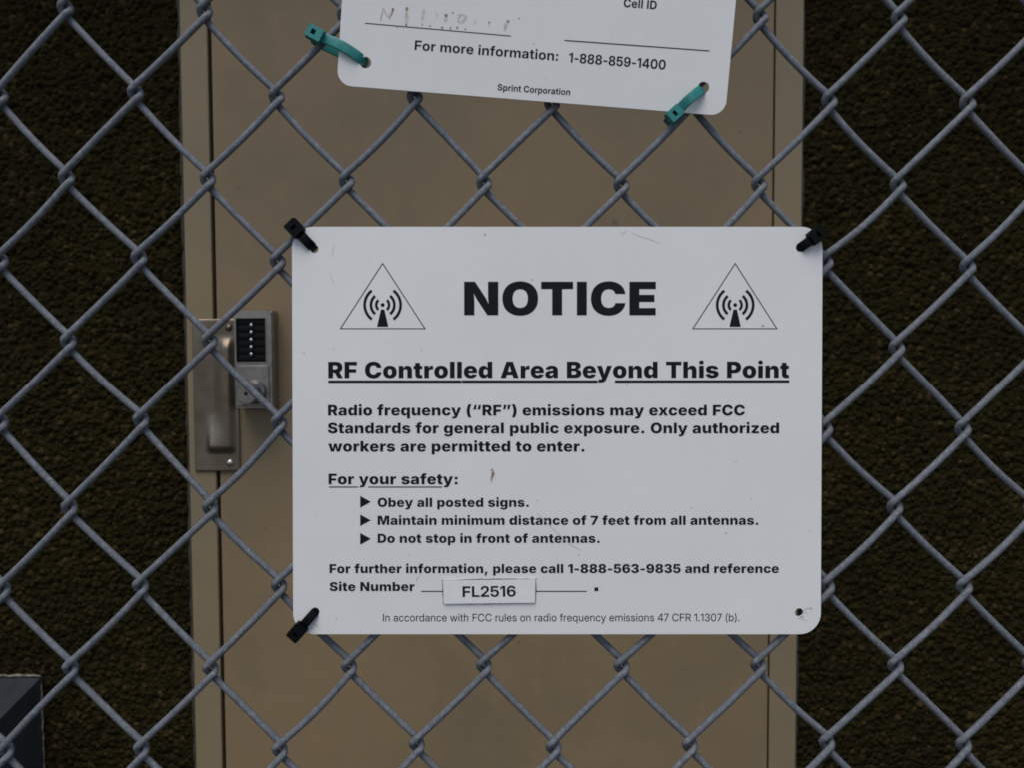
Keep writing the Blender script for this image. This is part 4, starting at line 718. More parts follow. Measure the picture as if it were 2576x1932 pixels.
  'C': (735, [[381,-10,334,-8,289,1,246,15,206,34,170,59,138,88,109,123,85,162,66,206,52,254,44,307,41,363,44,420,52,473,66,521,85,565,110,605,138,639,171,669,207,693,247,713,289,727,334,735,381,738,412,737,442,733,470,728,498,720,524,710,549,698,572,684,593,668,613,650,631,631,648,609,662,586,674,561,684,534,692,506,697,476,546,476,542,491,538,505,533,518,526,531,519,542,510,553,501,563,491,572,480,579,468,586,456,592,443,597,429,601,414,603,400,605,384,606,356,604,329,598,305,589,282,577,262,561,244,542,229,519,216,494,205,465,198,434,194,400,192,363,194,326,198,292,205,261,216,232,229,207,244,185,262,166,283,150,305,138,329,129,356,124,384,122,399,123,414,124,428,127,442,131,455,136,468,141,479,148,490,156,501,165,510,174,518,185,526,197,533,209,538,222,543,236,546,251,697,251,693,224,686,199,677,174,665,150,652,127,636,105,619,85,599,66,578,49,555,34,530,21,503,10,475,1,445,-5,414,-9]]),
  'D': (715, [[318,0,130,0,130,128,311,128,345,129,376,134,404,142,430,154,452,168,471,186,488,207,501,232,512,260,519,291,524,326,525,364,524,402,519,437,512,468,501,496,488,521,471,542,452,560,430,574,405,585,377,593,346,598,312,600,126,600,126,728,321,728,374,725,423,717,468,703,510,684,547,659,580,631,608,597,632,558,650,516,664,469,672,419,674,364,672,310,664,259,650,212,632,170,608,131,579,97,547,68,509,44,467,25,421,11,372,3],[211,728,211,0,62,0,62,728]]),
  'F': (585, [[62,0,62,728,550,728,550,602,211,602,211,407,520,407,520,284,211,284,211,0]]),
  'I': (273, [[211,728,211,0,62,0,62,728]]),
  'S': (654, [[332,-11,288,-9,248,-4,211,5,177,17,146,32,119,51,96,73,76,98,61,127,49,158,42,193,39,230,184,230,186,212,190,195,197,180,205,166,215,154,227,144,241,135,256,127,273,121,291,117,310,115,331,114,351,115,369,117,386,120,402,126,416,132,428,140,439,148,448,158,456,169,461,181,464,193,465,207,464,219,462,230,457,240,451,249,443,257,433,264,422,271,408,278,393,284,377,290,358,295,338,300,259,319,213,332,173,348,138,368,109,390,86,417,70,447,60,481,57,518,59,550,66,580,77,608,92,634,111,657,134,677,160,695,189,710,221,722,256,731,292,736,331,738,371,736,408,731,442,722,473,710,502,695,527,677,549,656,567,632,582,606,593,578,600,547,603,515,460,515,456,537,448,556,437,573,421,587,403,599,382,607,357,612,331,613,312,613,296,610,280,607,266,602,253,596,241,589,232,581,223,572,217,561,212,551,210,539,209,527,210,515,212,504,217,493,224,484,232,476,242,469,253,462,266,456,280,450,295,445,311,440,328,436,395,420,420,414,443,407,465,400,486,391,505,382,523,372,540,360,555,348,569,335,581,320,591,305,600,288,606,270,611,251,614,231,615,210,613,177,607,147,596,119,581,93,562,69,540,49,514,31,484,16,451,4,414,-4,374,-9]]),
  'a': (571, [[213,-10,188,-9,164,-5,141,0,120,8,101,18,84,30,69,45,56,62,46,80,38,101,34,125,33,150,34,172,37,192,42,209,49,225,58,240,69,253,81,264,94,274,109,283,125,290,142,297,160,302,178,306,198,310,217,313,237,315,259,318,280,320,297,322,313,324,326,327,338,330,347,333,355,337,360,342,364,348,367,355,368,363,368,366,367,377,365,386,362,395,358,404,352,411,345,417,338,423,329,428,319,431,308,434,296,436,282,436,269,436,257,434,245,431,234,428,224,423,215,418,208,412,201,405,195,397,190,389,186,381,183,372,49,386,55,410,64,432,76,453,90,471,107,488,126,502,147,515,171,525,196,533,224,539,253,543,284,544,307,543,330,541,351,538,373,533,393,527,412,519,429,510,446,500,460,488,474,474,485,459,495,443,503,425,508,405,512,384,513,362,513,0,373,0,373,75,369,75,362,63,354,51,345,40,335,30,324,21,311,13,298,7,283,1,268,-4,251,-7,232,-9],[254,92,270,93,286,95,301,99,314,105,326,113,337,121,346,131,354,142,361,153,365,166,368,179,369,193,369,250,365,248,361,246,356,244,350,242,344,240,337,238,330,237,323,235,315,234,307,232,300,231,292,230,284,228,276,227,269,226,262,225,249,223,237,220,226,217,215,213,206,208,197,203,190,197,184,190,179,183,175,174,173,165,172,154,173,145,175,136,178,128,183,120,188,114,195,108,203,103,211,99,221,96,231,94,242,92]]),
  'e': (584, [[302,-11,262,-9,225,-2,191,8,160,23,132,42,107,65,86,91,68,120,54,152,44,188,38,225,36,266,38,306,44,343,54,378,68,411,86,441,107,467,131,490,159,509,189,524,222,535,257,542,295,544,322,543,348,540,372,534,396,526,419,516,440,504,459,490,477,474,494,455,508,435,521,412,531,388,539,362,546,333,549,303,550,271,550,230,93,230,93,322,480,322,412,299,412,319,409,337,405,355,399,370,391,385,382,397,372,408,360,418,346,425,331,430,315,433,297,434,279,433,262,430,247,425,233,417,221,408,210,397,201,385,193,371,187,356,183,339,180,322,179,303,179,239,180,217,183,197,188,179,194,163,203,148,213,135,225,124,238,115,253,108,269,103,286,99,305,98,317,99,330,100,341,103,352,106,363,110,372,115,381,121,389,128,396,136,402,144,407,153,411,163,543,147,536,124,526,103,513,83,498,64,480,47,461,33,439,20,415,9,389,0,361,-6,332,-10]]),
  'f': (389, [[361,536,361,424,9,424,9,536],[105,0,105,586,106,612,110,636,117,658,126,677,138,694,152,709,169,722,187,732,208,740,230,746,253,749,278,750,294,750,309,749,323,748,337,747,350,745,360,743,369,742,376,740,358,629,354,630,349,631,343,631,336,632,330,633,323,633,316,634,309,634,294,633,282,630,271,626,263,619,257,611,253,601,251,589,250,575,250,0]]),
  'i': (263, [[59,0,59,536,204,536,204,0],[131,605,115,606,100,610,86,617,74,627,64,639,56,651,52,665,50,681,52,696,56,710,64,723,74,734,86,744,100,751,115,755,131,756,148,755,163,751,176,744,189,734,199,723,206,710,211,696,212,681,211,665,206,651,199,638,189,627,176,617,163,610,148,606]]),
  'l': (263, [[204,728,204,0,59,0,59,728]]),
  'm': (903, [[59,0,59,536,195,536,200,407,190,407,197,430,206,450,216,469,228,485,241,499,255,512,270,522,286,530,302,537,320,541,337,544,355,545,383,543,409,536,432,524,453,509,471,488,485,463,497,434,506,401,489,401,496,424,505,445,515,464,528,481,542,496,557,509,574,520,591,529,610,536,630,541,650,544,670,545,695,544,718,539,739,533,760,523,778,511,795,496,809,480,822,460,831,438,839,414,843,388,844,359,844,0,699,0,699,332,697,354,692,372,685,388,674,401,660,411,646,418,629,422,612,424,598,423,586,421,575,417,564,412,554,405,546,397,539,388,533,378,528,367,524,355,522,341,522,327,522,0,381,0,381,336,380,355,375,372,368,387,357,400,345,410,330,418,314,422,296,424,283,423,271,421,260,417,249,412,239,405,231,397,223,388,216,377,211,365,207,352,205,337,204,322,204,0]]),
  'n': (610, [[204,306,204,0,59,0,59,536,198,536,199,400,185,400,198,432,213,461,231,486,252,506,276,523,303,535,333,542,366,544,393,542,419,538,442,530,464,520,484,506,501,490,516,471,529,449,539,425,546,399,550,370,552,339,552,0,406,0,406,313,404,337,400,359,392,377,380,393,366,405,349,414,330,419,309,421,294,420,280,418,267,414,254,408,243,401,233,392,225,381,217,369,212,356,207,341,205,324]]),
  'o': (602, [[301,-11,262,-9,226,-2,192,9,161,24,133,43,108,65,86,91,69,121,54,153,44,188,38,226,36,266,38,307,44,344,54,380,69,412,86,442,108,468,133,490,161,509,192,525,226,536,262,542,301,544,340,542,377,536,411,525,442,509,470,490,495,468,516,442,534,412,548,380,558,344,564,307,566,266,564,226,558,188,548,153,534,121,516,91,495,65,470,43,442,24,411,9,377,-2,340,-9],[301,105,319,106,336,110,351,116,365,125,378,137,388,150,398,165,405,182,411,201,415,222,418,243,419,267,418,290,415,312,411,332,405,351,398,368,388,384,378,397,365,408,351,417,336,423,319,427,301,428,283,427,266,423,251,417,237,408,225,397,214,384,205,368,197,351,191,332,187,312,185,290,184,267,185,243,187,222,191,201,197,182,205,165,214,150,225,137,237,125,251,116,266,110,283,106]]),
  'p': (619, [[59,-204,59,536,202,536,202,451,207,451,214,463,221,474,230,485,239,496,250,506,262,515,275,523,290,531,305,536,323,541,342,543,362,544,392,542,421,536,449,526,474,512,498,494,519,472,538,447,554,418,567,385,576,349,582,310,583,267,582,225,576,186,567,151,555,118,539,89,521,63,499,41,476,23,450,9,422,-1,392,-8,361,-10,341,-9,323,-6,306,-2,290,4,276,11,262,19,251,28,240,38,230,49,222,60,214,72,208,84,204,84,204,-204],[318,108,336,109,353,113,368,119,382,128,394,139,404,152,414,167,421,184,427,202,431,223,434,244,435,268,434,291,431,313,427,333,421,352,414,368,405,383,394,396,382,407,368,416,353,422,336,426,318,427,301,426,284,422,269,416,255,407,242,396,231,384,222,369,214,352,208,333,203,313,201,291,200,268,201,244,203,223,208,202,214,184,222,167,231,152,242,139,255,128,269,119,284,113,301,109]]),
  'r': (396, [[59,0,59,536,199,536,199,443,204,443,212,466,223,486,236,503,252,517,270,528,289,536,310,540,333,542,339,542,345,542,351,541,357,541,363,540,369,540,374,539,379,538,379,410,374,411,368,412,360,413,352,414,343,415,334,416,325,416,316,416,301,415,286,412,272,408,259,402,247,394,236,385,227,374,219,362,212,348,208,333,205,317,204,300,204,0]]),
  't': (367, [[338,536,338,424,9,424,9,536],[89,669,235,669,235,160,235,147,238,137,241,129,246,122,253,117,261,113,272,111,285,110,290,110,296,111,303,111,310,112,317,112,324,113,329,114,334,114,348,4,337,1,327,-1,315,-2,304,-3,292,-4,280,-5,268,-5,257,-5,218,-3,184,4,155,16,132,33,113,54,100,79,92,109,89,144]]),
 },
 "medium": {
  '1': (410, [[353,728,353,0,201,0,201,589,199,589,31,477,31,614,202,728]]),
  '2': (615, [[48,0,48,112,311,345,327,359,341,373,355,386,367,399,378,412,388,424,397,437,404,450,410,463,414,477,417,492,418,507,417,523,414,538,410,552,403,565,396,576,386,586,376,595,364,602,351,608,336,612,321,614,305,615,287,614,271,611,256,607,242,600,230,592,219,582,210,570,202,556,195,541,191,525,188,507,187,488,43,488,45,525,51,559,61,591,75,621,93,647,115,670,139,691,167,708,198,721,231,731,267,736,305,738,342,737,377,731,410,723,440,711,468,695,492,677,513,657,531,633,546,607,556,579,562,549,564,516,563,493,560,471,554,450,546,429,536,408,524,387,508,366,490,344,470,322,446,298,420,273,390,246,260,128,260,125,570,125,570,0]]),
  '5': (612, [[304,-10,267,-9,231,-3,198,6,167,18,139,34,114,52,92,74,73,98,57,124,46,153,39,184,35,216,183,216,185,201,188,187,193,174,201,161,209,150,220,140,231,131,244,124,258,118,273,113,288,111,304,110,322,111,339,114,354,119,369,127,382,136,394,146,404,159,412,173,419,188,424,204,427,222,428,240,427,259,424,277,419,294,412,309,404,323,393,336,382,346,369,356,354,363,339,368,322,371,305,372,285,371,267,368,249,363,233,356,218,346,206,336,195,323,187,309,48,320,75,728,534,728,534,602,208,602,192,428,195,428,208,442,222,453,238,463,256,472,276,479,296,484,318,487,340,488,365,486,388,483,410,477,432,469,453,460,472,448,490,434,507,419,522,401,536,383,548,363,557,341,565,318,571,295,574,270,576,244,573,208,567,174,556,142,542,112,523,85,501,61,475,40,447,22,415,8,380,-2,343,-8]]),
  '6': (634, [[326,-11,295,-10,266,-5,237,1,210,11,185,23,161,38,139,56,118,76,100,100,84,126,70,156,58,188,48,223,42,261,38,302,36,347,38,391,41,433,48,472,56,510,67,544,81,577,96,606,114,633,134,657,156,678,181,696,207,711,235,723,266,732,298,737,332,738,367,737,400,731,431,723,460,710,487,695,510,678,531,657,550,635,565,610,577,584,585,556,590,526,442,526,437,546,429,562,418,577,405,590,389,600,371,608,352,612,331,613,307,612,285,606,266,598,248,586,233,570,220,552,208,531,199,507,192,481,187,452,184,421,183,388,186,388,195,402,205,415,217,427,230,438,243,448,258,457,274,464,290,470,307,474,325,478,344,480,363,481,396,479,427,473,456,463,484,450,509,433,531,413,551,390,567,364,581,336,590,307,596,275,598,241,596,205,589,171,578,139,563,110,544,83,522,59,497,39,468,21,436,7,402,-3,365,-9],[325,110,343,112,359,115,374,120,389,127,402,137,414,147,424,160,433,174,441,189,446,205,449,221,450,239,449,257,446,274,441,289,434,304,425,318,415,330,403,341,390,350,375,357,360,362,344,366,326,367,313,366,301,364,289,361,277,357,266,351,256,345,246,338,237,330,229,320,222,311,216,300,211,289,207,277,204,265,202,252,202,239,203,221,206,205,211,189,218,174,227,160,237,148,249,137,262,128,277,120,292,115,308,112]]),
  'F': (585, [[58,0,58,728,555,728,555,597,212,597,212,412,528,412,528,285,212,285,212,0]]),
  'L': (562, [[58,0,58,728,212,728,212,130,534,130,534,0]]),
 },
 "book": {
  ' ': (269, []),
  '(': (331, [[85,292,86,334,89,376,94,418,101,462,109,505,119,548,131,589,144,630,158,668,173,704,189,737,206,768,297,768,279,731,263,692,248,653,234,612,222,571,211,530,201,489,194,448,187,408,183,368,180,330,179,292,180,259,183,225,187,192,192,158,199,124,208,89,218,53,230,17,244,-20,260,-59,277,-99,297,-140,206,-140,178,-89,154,-37,133,17,116,71,102,126,93,182,87,237]]),
  ')': (331, [[35,-140,54,-99,72,-58,87,-19,101,18,113,55,124,90,132,125,139,159,145,193,149,226,151,259,152,292,151,330,148,368,144,408,138,448,130,489,120,530,110,571,97,612,83,653,68,692,52,731,35,768,125,768,142,737,158,704,174,668,188,630,201,589,212,548,222,505,231,462,238,418,242,375,245,333,246,292,244,237,238,181,229,126,215,70,198,16,177,-37,153,-89,125,-140]]),
  '.': (255, [[127,-8,114,-6,102,-3,91,3,81,12,72,22,66,33,63,45,61,58,63,72,66,84,72,95,81,105,91,113,102,119,114,123,127,124,141,123,153,119,164,113,174,105,183,95,188,84,192,72,193,58,192,45,188,33,183,22,174,12,164,3,153,-3,141,-6]]),
  '0': (626, [[313,-11,274,-8,237,0,203,15,172,34,144,59,120,89,99,124,81,163,67,207,57,255,51,307,49,363,51,420,57,472,67,520,81,564,99,603,120,638,144,668,172,693,203,713,237,727,274,736,313,738,353,736,390,727,423,713,455,693,482,668,507,638,528,603,546,564,559,520,569,472,575,420,577,363,575,307,569,255,559,207,546,163,528,124,507,89,483,59,455,34,424,15,390,0,353,-8],[313,74,339,76,363,83,385,94,405,109,423,128,438,151,452,178,463,208,472,242,478,279,482,320,483,363,482,407,478,448,472,485,463,519,452,550,438,577,423,600,405,619,385,634,363,645,339,651,313,654,287,651,264,645,242,634,222,619,204,600,188,576,175,550,163,519,154,485,148,448,144,407,143,363,144,320,148,279,154,242,163,208,175,178,188,151,204,128,222,109,242,94,264,83,287,76]]),
  '1': (386, [[309,728,309,0,213,0,213,633,211,633,33,510,33,609,205,728]]),
  '3': (610, [[307,-11,271,-9,237,-4,205,5,175,17,148,33,124,51,103,72,85,96,71,121,60,149,54,179,52,211,150,211,152,190,156,171,162,153,171,137,181,123,194,110,209,99,225,90,243,83,263,78,283,75,306,74,328,75,350,78,370,83,388,90,405,99,420,109,433,121,444,135,453,151,459,167,463,185,464,204,463,222,459,239,453,256,443,270,432,284,418,296,403,306,385,315,365,322,343,327,319,330,294,331,234,331,234,414,294,414,315,415,335,418,354,423,371,429,387,437,401,446,413,457,423,470,431,484,437,499,441,515,442,532,441,550,437,567,432,583,425,597,415,610,404,621,392,631,377,640,361,646,344,651,325,654,305,655,285,654,266,651,248,646,232,639,216,631,203,621,191,609,181,595,172,580,166,564,163,546,161,527,67,527,69,557,75,586,85,612,99,637,116,660,136,679,159,697,184,712,212,723,241,732,273,737,306,738,339,737,370,732,399,723,426,712,451,697,473,680,492,661,508,639,521,616,530,591,535,565,537,538,535,510,528,483,518,459,503,437,484,417,462,400,437,387,409,377,409,374,432,369,453,362,473,353,490,342,506,330,521,315,533,300,543,282,551,264,557,244,560,224,561,202,559,172,553,144,543,117,528,92,510,69,489,49,465,32,438,17,408,5,377,-4,343,-9]]),
  '4': (635, [[40,161,40,240,372,728,432,728,432,615,395,615,146,249,146,246,596,246,596,161],[398,0,398,185,398,222,398,728,492,728,492,0]]),
  '7': (541, [[84,0,407,639,407,642,34,642,34,728,507,728,507,638,187,0]]),
  'C': (727, [[381,-11,334,-8,289,1,248,15,209,36,173,61,142,92,115,127,91,166,73,210,60,258,52,309,49,363,52,418,60,469,73,517,91,561,115,601,142,636,173,666,209,692,248,712,289,727,334,735,381,738,409,737,436,734,463,729,488,722,513,712,536,701,558,688,578,673,597,656,615,637,631,617,645,595,657,572,667,547,675,520,681,492,582,492,577,511,571,528,564,544,555,559,546,573,535,586,523,597,510,608,497,617,482,625,467,632,451,638,435,642,417,646,400,647,381,648,347,646,316,639,286,629,258,613,233,594,211,572,192,545,176,515,163,482,154,445,148,406,146,363,148,321,154,282,163,245,176,212,192,182,212,156,234,133,259,114,286,99,316,88,347,82,381,79,400,80,417,82,434,85,451,90,467,95,482,102,497,110,510,120,523,130,535,142,545,154,555,168,564,183,571,199,577,217,582,235,681,235,675,207,667,181,657,157,645,133,631,112,615,91,598,73,579,56,559,41,537,27,514,16,489,6,463,-1,437,-7,409,-10]]),
  'F': (572, [[77,0,77,728,532,728,532,641,175,641,175,406,502,406,502,320,175,320,175,0]]),
  'I': (251, [[175,728,175,0,77,0,77,728]]),
  'R': (639, [[77,0,77,728,341,728,380,726,415,721,448,712,477,700,503,684,526,666,545,645,562,621,574,595,583,566,589,536,591,503,589,470,583,440,574,412,561,386,544,362,524,341,501,323,474,308,444,296,411,287,376,282,337,280,132,280,132,366,336,366,361,367,384,370,405,375,423,383,439,392,454,403,466,415,476,430,483,446,489,464,492,483,493,503,492,524,489,543,483,561,475,577,465,592,453,604,439,616,423,625,404,632,383,638,360,641,335,642,175,642,175,0],[496,0,321,328,430,328,608,0]]),
  'a': (541, [[222,-10,197,-9,173,-5,151,0,129,8,110,19,92,31,77,46,64,63,54,82,46,103,42,126,40,151,41,173,44,192,50,210,58,225,67,239,78,251,91,261,105,270,120,278,137,285,154,291,172,295,191,299,209,303,228,306,248,309,271,312,292,314,310,317,326,318,339,321,351,323,361,326,368,330,374,335,378,341,381,349,381,358,381,361,381,376,378,389,374,401,369,413,362,423,353,432,343,440,331,446,318,452,304,455,288,458,271,458,254,458,238,455,222,452,209,447,196,440,184,433,174,425,166,416,158,407,152,396,148,386,145,375,53,387,60,410,69,432,80,452,94,469,111,485,129,499,149,510,171,520,194,528,218,533,244,537,271,538,290,537,309,535,327,532,346,528,363,522,380,515,396,506,411,496,425,485,437,472,448,457,457,441,464,423,470,403,473,381,474,357,474,0,383,0,383,74,379,74,373,64,367,54,359,44,350,35,339,25,327,17,314,9,299,3,283,-3,264,-7,244,-9],[239,69,262,70,283,74,302,79,319,87,333,97,346,108,357,120,366,134,373,149,378,164,381,179,382,196,382,263,378,261,374,258,368,256,362,254,354,252,346,250,337,248,327,246,317,244,307,242,296,241,286,239,276,238,266,236,257,235,248,234,233,231,219,228,205,225,191,220,179,215,168,209,158,202,149,194,142,184,137,174,134,161,133,148,134,136,137,124,141,114,147,105,154,97,163,90,172,83,184,78,196,74,209,71,224,70]]),
  'b': (590, [[322,-11,303,-10,284,-7,267,-3,251,3,236,10,222,18,210,27,198,37,188,47,178,58,170,70,162,81,158,81,158,0,67,0,67,728,160,728,160,448,163,448,171,459,179,470,188,481,198,491,209,501,222,510,235,518,250,525,266,530,283,534,302,537,322,538,355,536,386,529,414,519,441,504,465,485,486,463,504,438,520,409,533,376,542,342,547,304,549,264,547,224,542,186,533,152,520,119,505,90,486,65,465,42,441,24,414,9,386,-2,355,-8],[306,71,328,73,349,77,368,85,385,95,401,108,415,124,426,142,436,162,444,185,450,209,453,236,454,264,453,293,450,319,444,344,436,366,427,386,415,404,401,420,385,433,368,443,349,450,328,455,306,456,283,455,262,450,243,443,225,432,209,419,195,403,183,386,173,365,166,343,160,319,157,292,156,264,157,236,160,210,166,186,173,163,183,143,195,125,209,109,225,96,243,85,262,77,283,73]]),
  'c': (548, [[287,-12,251,-9,218,-3,187,8,158,23,132,42,109,65,89,90,72,120,58,152,49,186,43,223,41,263,43,302,49,340,58,374,72,407,89,436,109,462,132,485,158,504,187,519,218,530,251,536,287,539,308,538,328,536,348,532,367,526,385,520,402,512,418,502,433,492,447,480,460,467,472,453,482,438,491,422,498,405,504,387,509,368,418,357,415,368,411,378,407,388,402,397,396,406,389,414,382,422,374,429,366,435,356,441,346,445,336,449,325,453,313,455,300,456,287,457,263,455,242,450,222,442,204,431,188,418,174,402,162,383,153,362,145,340,140,316,136,290,135,263,136,236,140,210,145,186,153,164,162,143,174,125,188,109,204,95,222,84,241,77,263,72,287,70,300,71,313,72,325,74,336,77,347,81,356,86,366,92,374,98,382,105,389,113,395,121,401,130,406,140,411,150,415,161,418,172,510,161,505,142,499,124,492,107,483,91,473,76,461,62,448,48,434,36,419,26,403,16,385,8,367,1,348,-5,328,-9,308,-11]]),
  'd': (590, [[267,-11,235,-8,204,-2,176,9,149,24,125,42,104,65,85,90,69,119,57,152,48,186,43,224,41,264,43,304,48,342,57,376,70,409,85,438,104,463,125,485,149,504,176,519,204,529,235,536,267,538,288,537,306,534,324,530,340,525,355,518,368,510,381,501,392,491,402,481,411,470,419,459,426,448,430,448,430,728,523,728,523,0,432,0,432,81,427,81,420,70,411,58,402,47,392,37,380,27,368,18,354,10,339,3,323,-3,306,-7,287,-10],[284,71,307,73,328,77,347,85,365,96,381,109,394,125,406,143,416,163,424,186,430,210,433,236,434,264,433,292,430,319,424,343,416,365,406,386,395,403,381,419,365,432,347,443,328,450,307,455,284,456,262,455,241,450,222,443,204,433,189,420,175,404,163,386,153,366,145,344,140,319,137,293,135,264,137,236,140,209,146,185,153,162,163,142,175,124,189,108,205,95,222,85,241,77,262,73]]),
  'e': (560, [[290,-12,252,-9,218,-3,186,8,156,23,130,42,107,65,87,91,71,120,58,152,48,186,43,223,41,262,43,302,49,339,58,373,71,406,88,435,108,461,130,484,156,503,184,519,215,530,247,536,282,539,307,538,331,534,353,529,375,521,396,511,416,500,434,486,451,469,467,451,480,431,492,409,502,384,510,358,516,330,519,299,521,267,521,237,92,237,92,312,471,312,429,286,428,311,425,334,419,356,411,376,402,395,390,411,377,425,361,437,344,446,325,453,305,457,282,458,260,457,240,453,221,446,203,436,187,425,174,411,162,395,152,377,144,358,138,337,135,315,134,292,134,248,135,221,138,197,144,174,153,153,163,134,176,117,190,103,207,91,225,81,245,75,267,71,290,69,307,70,322,72,337,75,350,79,363,85,375,92,385,100,395,109,404,118,411,129,417,141,422,154,512,143,505,121,496,100,484,81,470,63,454,46,435,31,415,19,393,8,369,-1,344,-7,318,-10]]),
  'f': (341, [[313,529,313,451,9,451,9,529],[107,0,107,609,108,629,112,649,118,666,126,682,137,696,149,708,163,718,179,727,196,734,215,739,234,742,255,743,267,743,278,742,288,741,298,740,306,739,313,738,319,737,324,736,313,658,309,659,305,659,300,660,293,660,287,661,280,661,273,662,267,662,250,661,236,657,224,652,215,645,209,635,204,624,201,609,200,593,200,0]]),
  'h': (571, [[160,311,160,0,67,0,67,728,160,728,160,400,139,400,153,433,169,462,188,486,209,505,233,519,259,529,287,536,317,538,344,536,368,532,392,525,414,515,434,502,451,486,467,468,480,446,491,422,498,395,503,365,505,332,505,0,411,0,411,323,409,353,403,379,393,402,380,420,362,435,342,446,319,452,292,454,274,453,257,450,240,445,225,438,211,430,198,419,187,406,177,391,170,374,164,355,161,334]]),
  'i': (227, [[67,0,67,529,160,529,160,0],[114,621,101,622,90,625,79,631,70,638,62,648,56,658,53,669,52,681,53,693,56,704,62,714,70,723,79,731,90,736,101,739,113,741,126,739,137,736,148,731,157,723,165,714,171,704,174,693,175,681,174,669,171,658,165,648,157,638,148,631,137,625,126,622]]),
  'l': (227, [[160,728,160,0,67,0,67,728]]),
  'm': (861, [[67,0,67,529,157,529,158,415,149,415,156,434,165,453,175,469,187,484,199,496,213,508,228,517,243,525,260,531,276,535,293,538,311,539,340,537,366,530,390,519,411,503,429,485,443,463,454,440,461,414,447,414,453,432,461,449,471,464,482,479,495,492,510,504,526,514,543,523,561,530,581,535,601,538,622,539,645,538,668,534,689,527,709,518,727,507,744,492,758,475,771,456,781,434,788,409,793,382,794,352,794,0,701,0,701,347,699,374,693,397,683,415,669,430,652,441,633,449,614,454,593,455,576,454,560,451,545,447,531,440,519,432,508,422,499,411,491,399,485,385,480,370,478,355,477,338,477,0,384,0,384,355,382,377,377,396,367,413,354,428,339,440,321,448,301,454,279,455,264,454,249,452,235,447,221,441,208,432,196,422,186,411,177,397,169,382,164,365,161,346,160,326,160,0]]),
  'n': (571, [[160,311,160,0,67,0,67,529,157,529,157,400,139,400,153,433,169,462,188,486,209,505,233,519,259,529,287,536,317,538,344,536,368,532,392,525,414,515,433,502,451,486,467,468,480,446,491,422,498,395,503,365,504,332,504,0,411,0,411,323,409,353,403,379,393,402,380,420,362,435,342,446,319,452,292,454,274,453,257,450,240,445,225,438,211,430,198,419,187,406,177,391,170,374,164,355,161,334]]),
  'o': (575, [[287,-12,251,-9,218,-3,187,8,158,23,132,42,109,65,89,90,72,120,58,152,49,186,43,223,41,263,43,302,49,340,58,374,72,407,89,436,109,462,132,485,158,504,187,519,218,530,251,536,287,539,323,536,356,530,388,519,417,504,443,485,466,462,486,436,503,407,516,374,526,340,532,302,534,263,532,223,526,186,516,152,503,120,486,90,466,65,443,42,417,23,388,8,356,-3,323,-9],[287,70,311,72,333,77,353,84,371,95,387,109,400,125,412,143,422,164,430,187,435,210,438,236,439,263,438,290,435,315,430,339,422,362,412,383,400,401,387,417,371,431,353,442,333,450,311,455,287,457,263,455,242,450,222,442,204,431,188,418,174,401,162,383,153,362,145,340,140,316,136,290,135,263,136,236,140,210,145,186,153,164,162,143,174,125,188,109,204,95,222,84,242,77,263,72]]),
  'q': (590, [[523,-204,430,-204,430,81,426,81,419,69,410,58,401,47,391,37,380,27,367,18,354,10,339,3,323,-3,306,-7,287,-10,267,-11,235,-8,204,-2,176,9,149,24,125,42,104,65,85,90,69,119,57,152,48,186,43,224,41,264,43,304,48,342,57,376,70,409,85,438,104,463,125,485,149,504,176,519,204,529,235,536,267,538,288,537,307,534,324,530,340,525,355,518,369,510,381,501,393,491,403,481,412,470,420,459,427,448,432,448,432,529,523,529],[284,71,307,73,328,77,347,85,365,96,381,109,394,125,406,143,416,163,424,186,430,210,433,236,434,264,433,292,430,319,424,343,416,365,406,386,395,403,381,419,365,432,347,443,328,450,307,455,284,456,262,455,241,450,222,443,204,433,189,420,175,404,163,386,153,366,145,344,140,319,137,293,135,264,137,236,140,209,146,185,153,162,163,142,175,124,189,108,205,95,222,85,241,77,262,73]]),
  'r': (352, [[67,0,67,529,156,529,156,446,160,446,168,465,179,483,193,499,209,512,227,523,246,530,268,535,291,537,297,537,302,536,308,536,313,536,319,535,324,535,328,535,331,534,331,443,328,444,324,445,318,446,311,447,303,448,295,448,287,449,278,449,262,448,247,445,232,441,218,434,206,426,194,416,184,405,176,392,169,377,164,361,161,343,160,324,160,0]]),
  's': (504, [[254,-12,226,-11,199,-7,175,-2,151,6,129,16,110,28,93,42,77,59,64,77,54,98,47,121,42,146,133,155,138,134,146,116,157,101,171,89,187,79,207,72,228,68,252,66,278,68,300,72,320,79,337,89,350,100,360,113,366,128,368,144,367,157,363,169,356,179,348,189,336,197,323,204,308,210,290,214,203,235,169,244,139,257,114,271,93,289,77,308,65,331,58,355,56,383,58,405,62,426,70,446,81,464,95,480,111,495,130,508,151,519,174,527,199,534,226,537,254,539,281,537,307,534,330,528,352,520,372,509,390,497,406,483,420,467,431,449,441,430,447,409,451,386,364,377,360,394,353,410,344,424,332,437,316,448,298,455,278,460,254,462,232,460,212,456,194,449,179,440,166,428,157,415,151,401,150,386,151,372,155,360,161,349,171,340,182,332,197,324,213,318,232,313,317,293,352,284,382,272,407,257,427,240,443,221,454,200,461,175,463,149,461,125,456,103,448,83,436,64,421,47,404,32,384,19,362,8,337,-1,311,-7,283,-10]]),
  't': (325, [[296,529,296,451,9,451,9,529],[95,665,189,665,189,136,189,121,192,109,196,98,202,90,210,84,220,80,232,77,247,77,252,77,258,77,264,77,271,77,277,78,283,78,289,79,294,79,303,1,296,0,288,-1,280,-1,272,-2,263,-2,255,-3,247,-3,239,-3,206,-1,177,5,152,16,132,30,116,49,104,71,98,97,95,127]]),
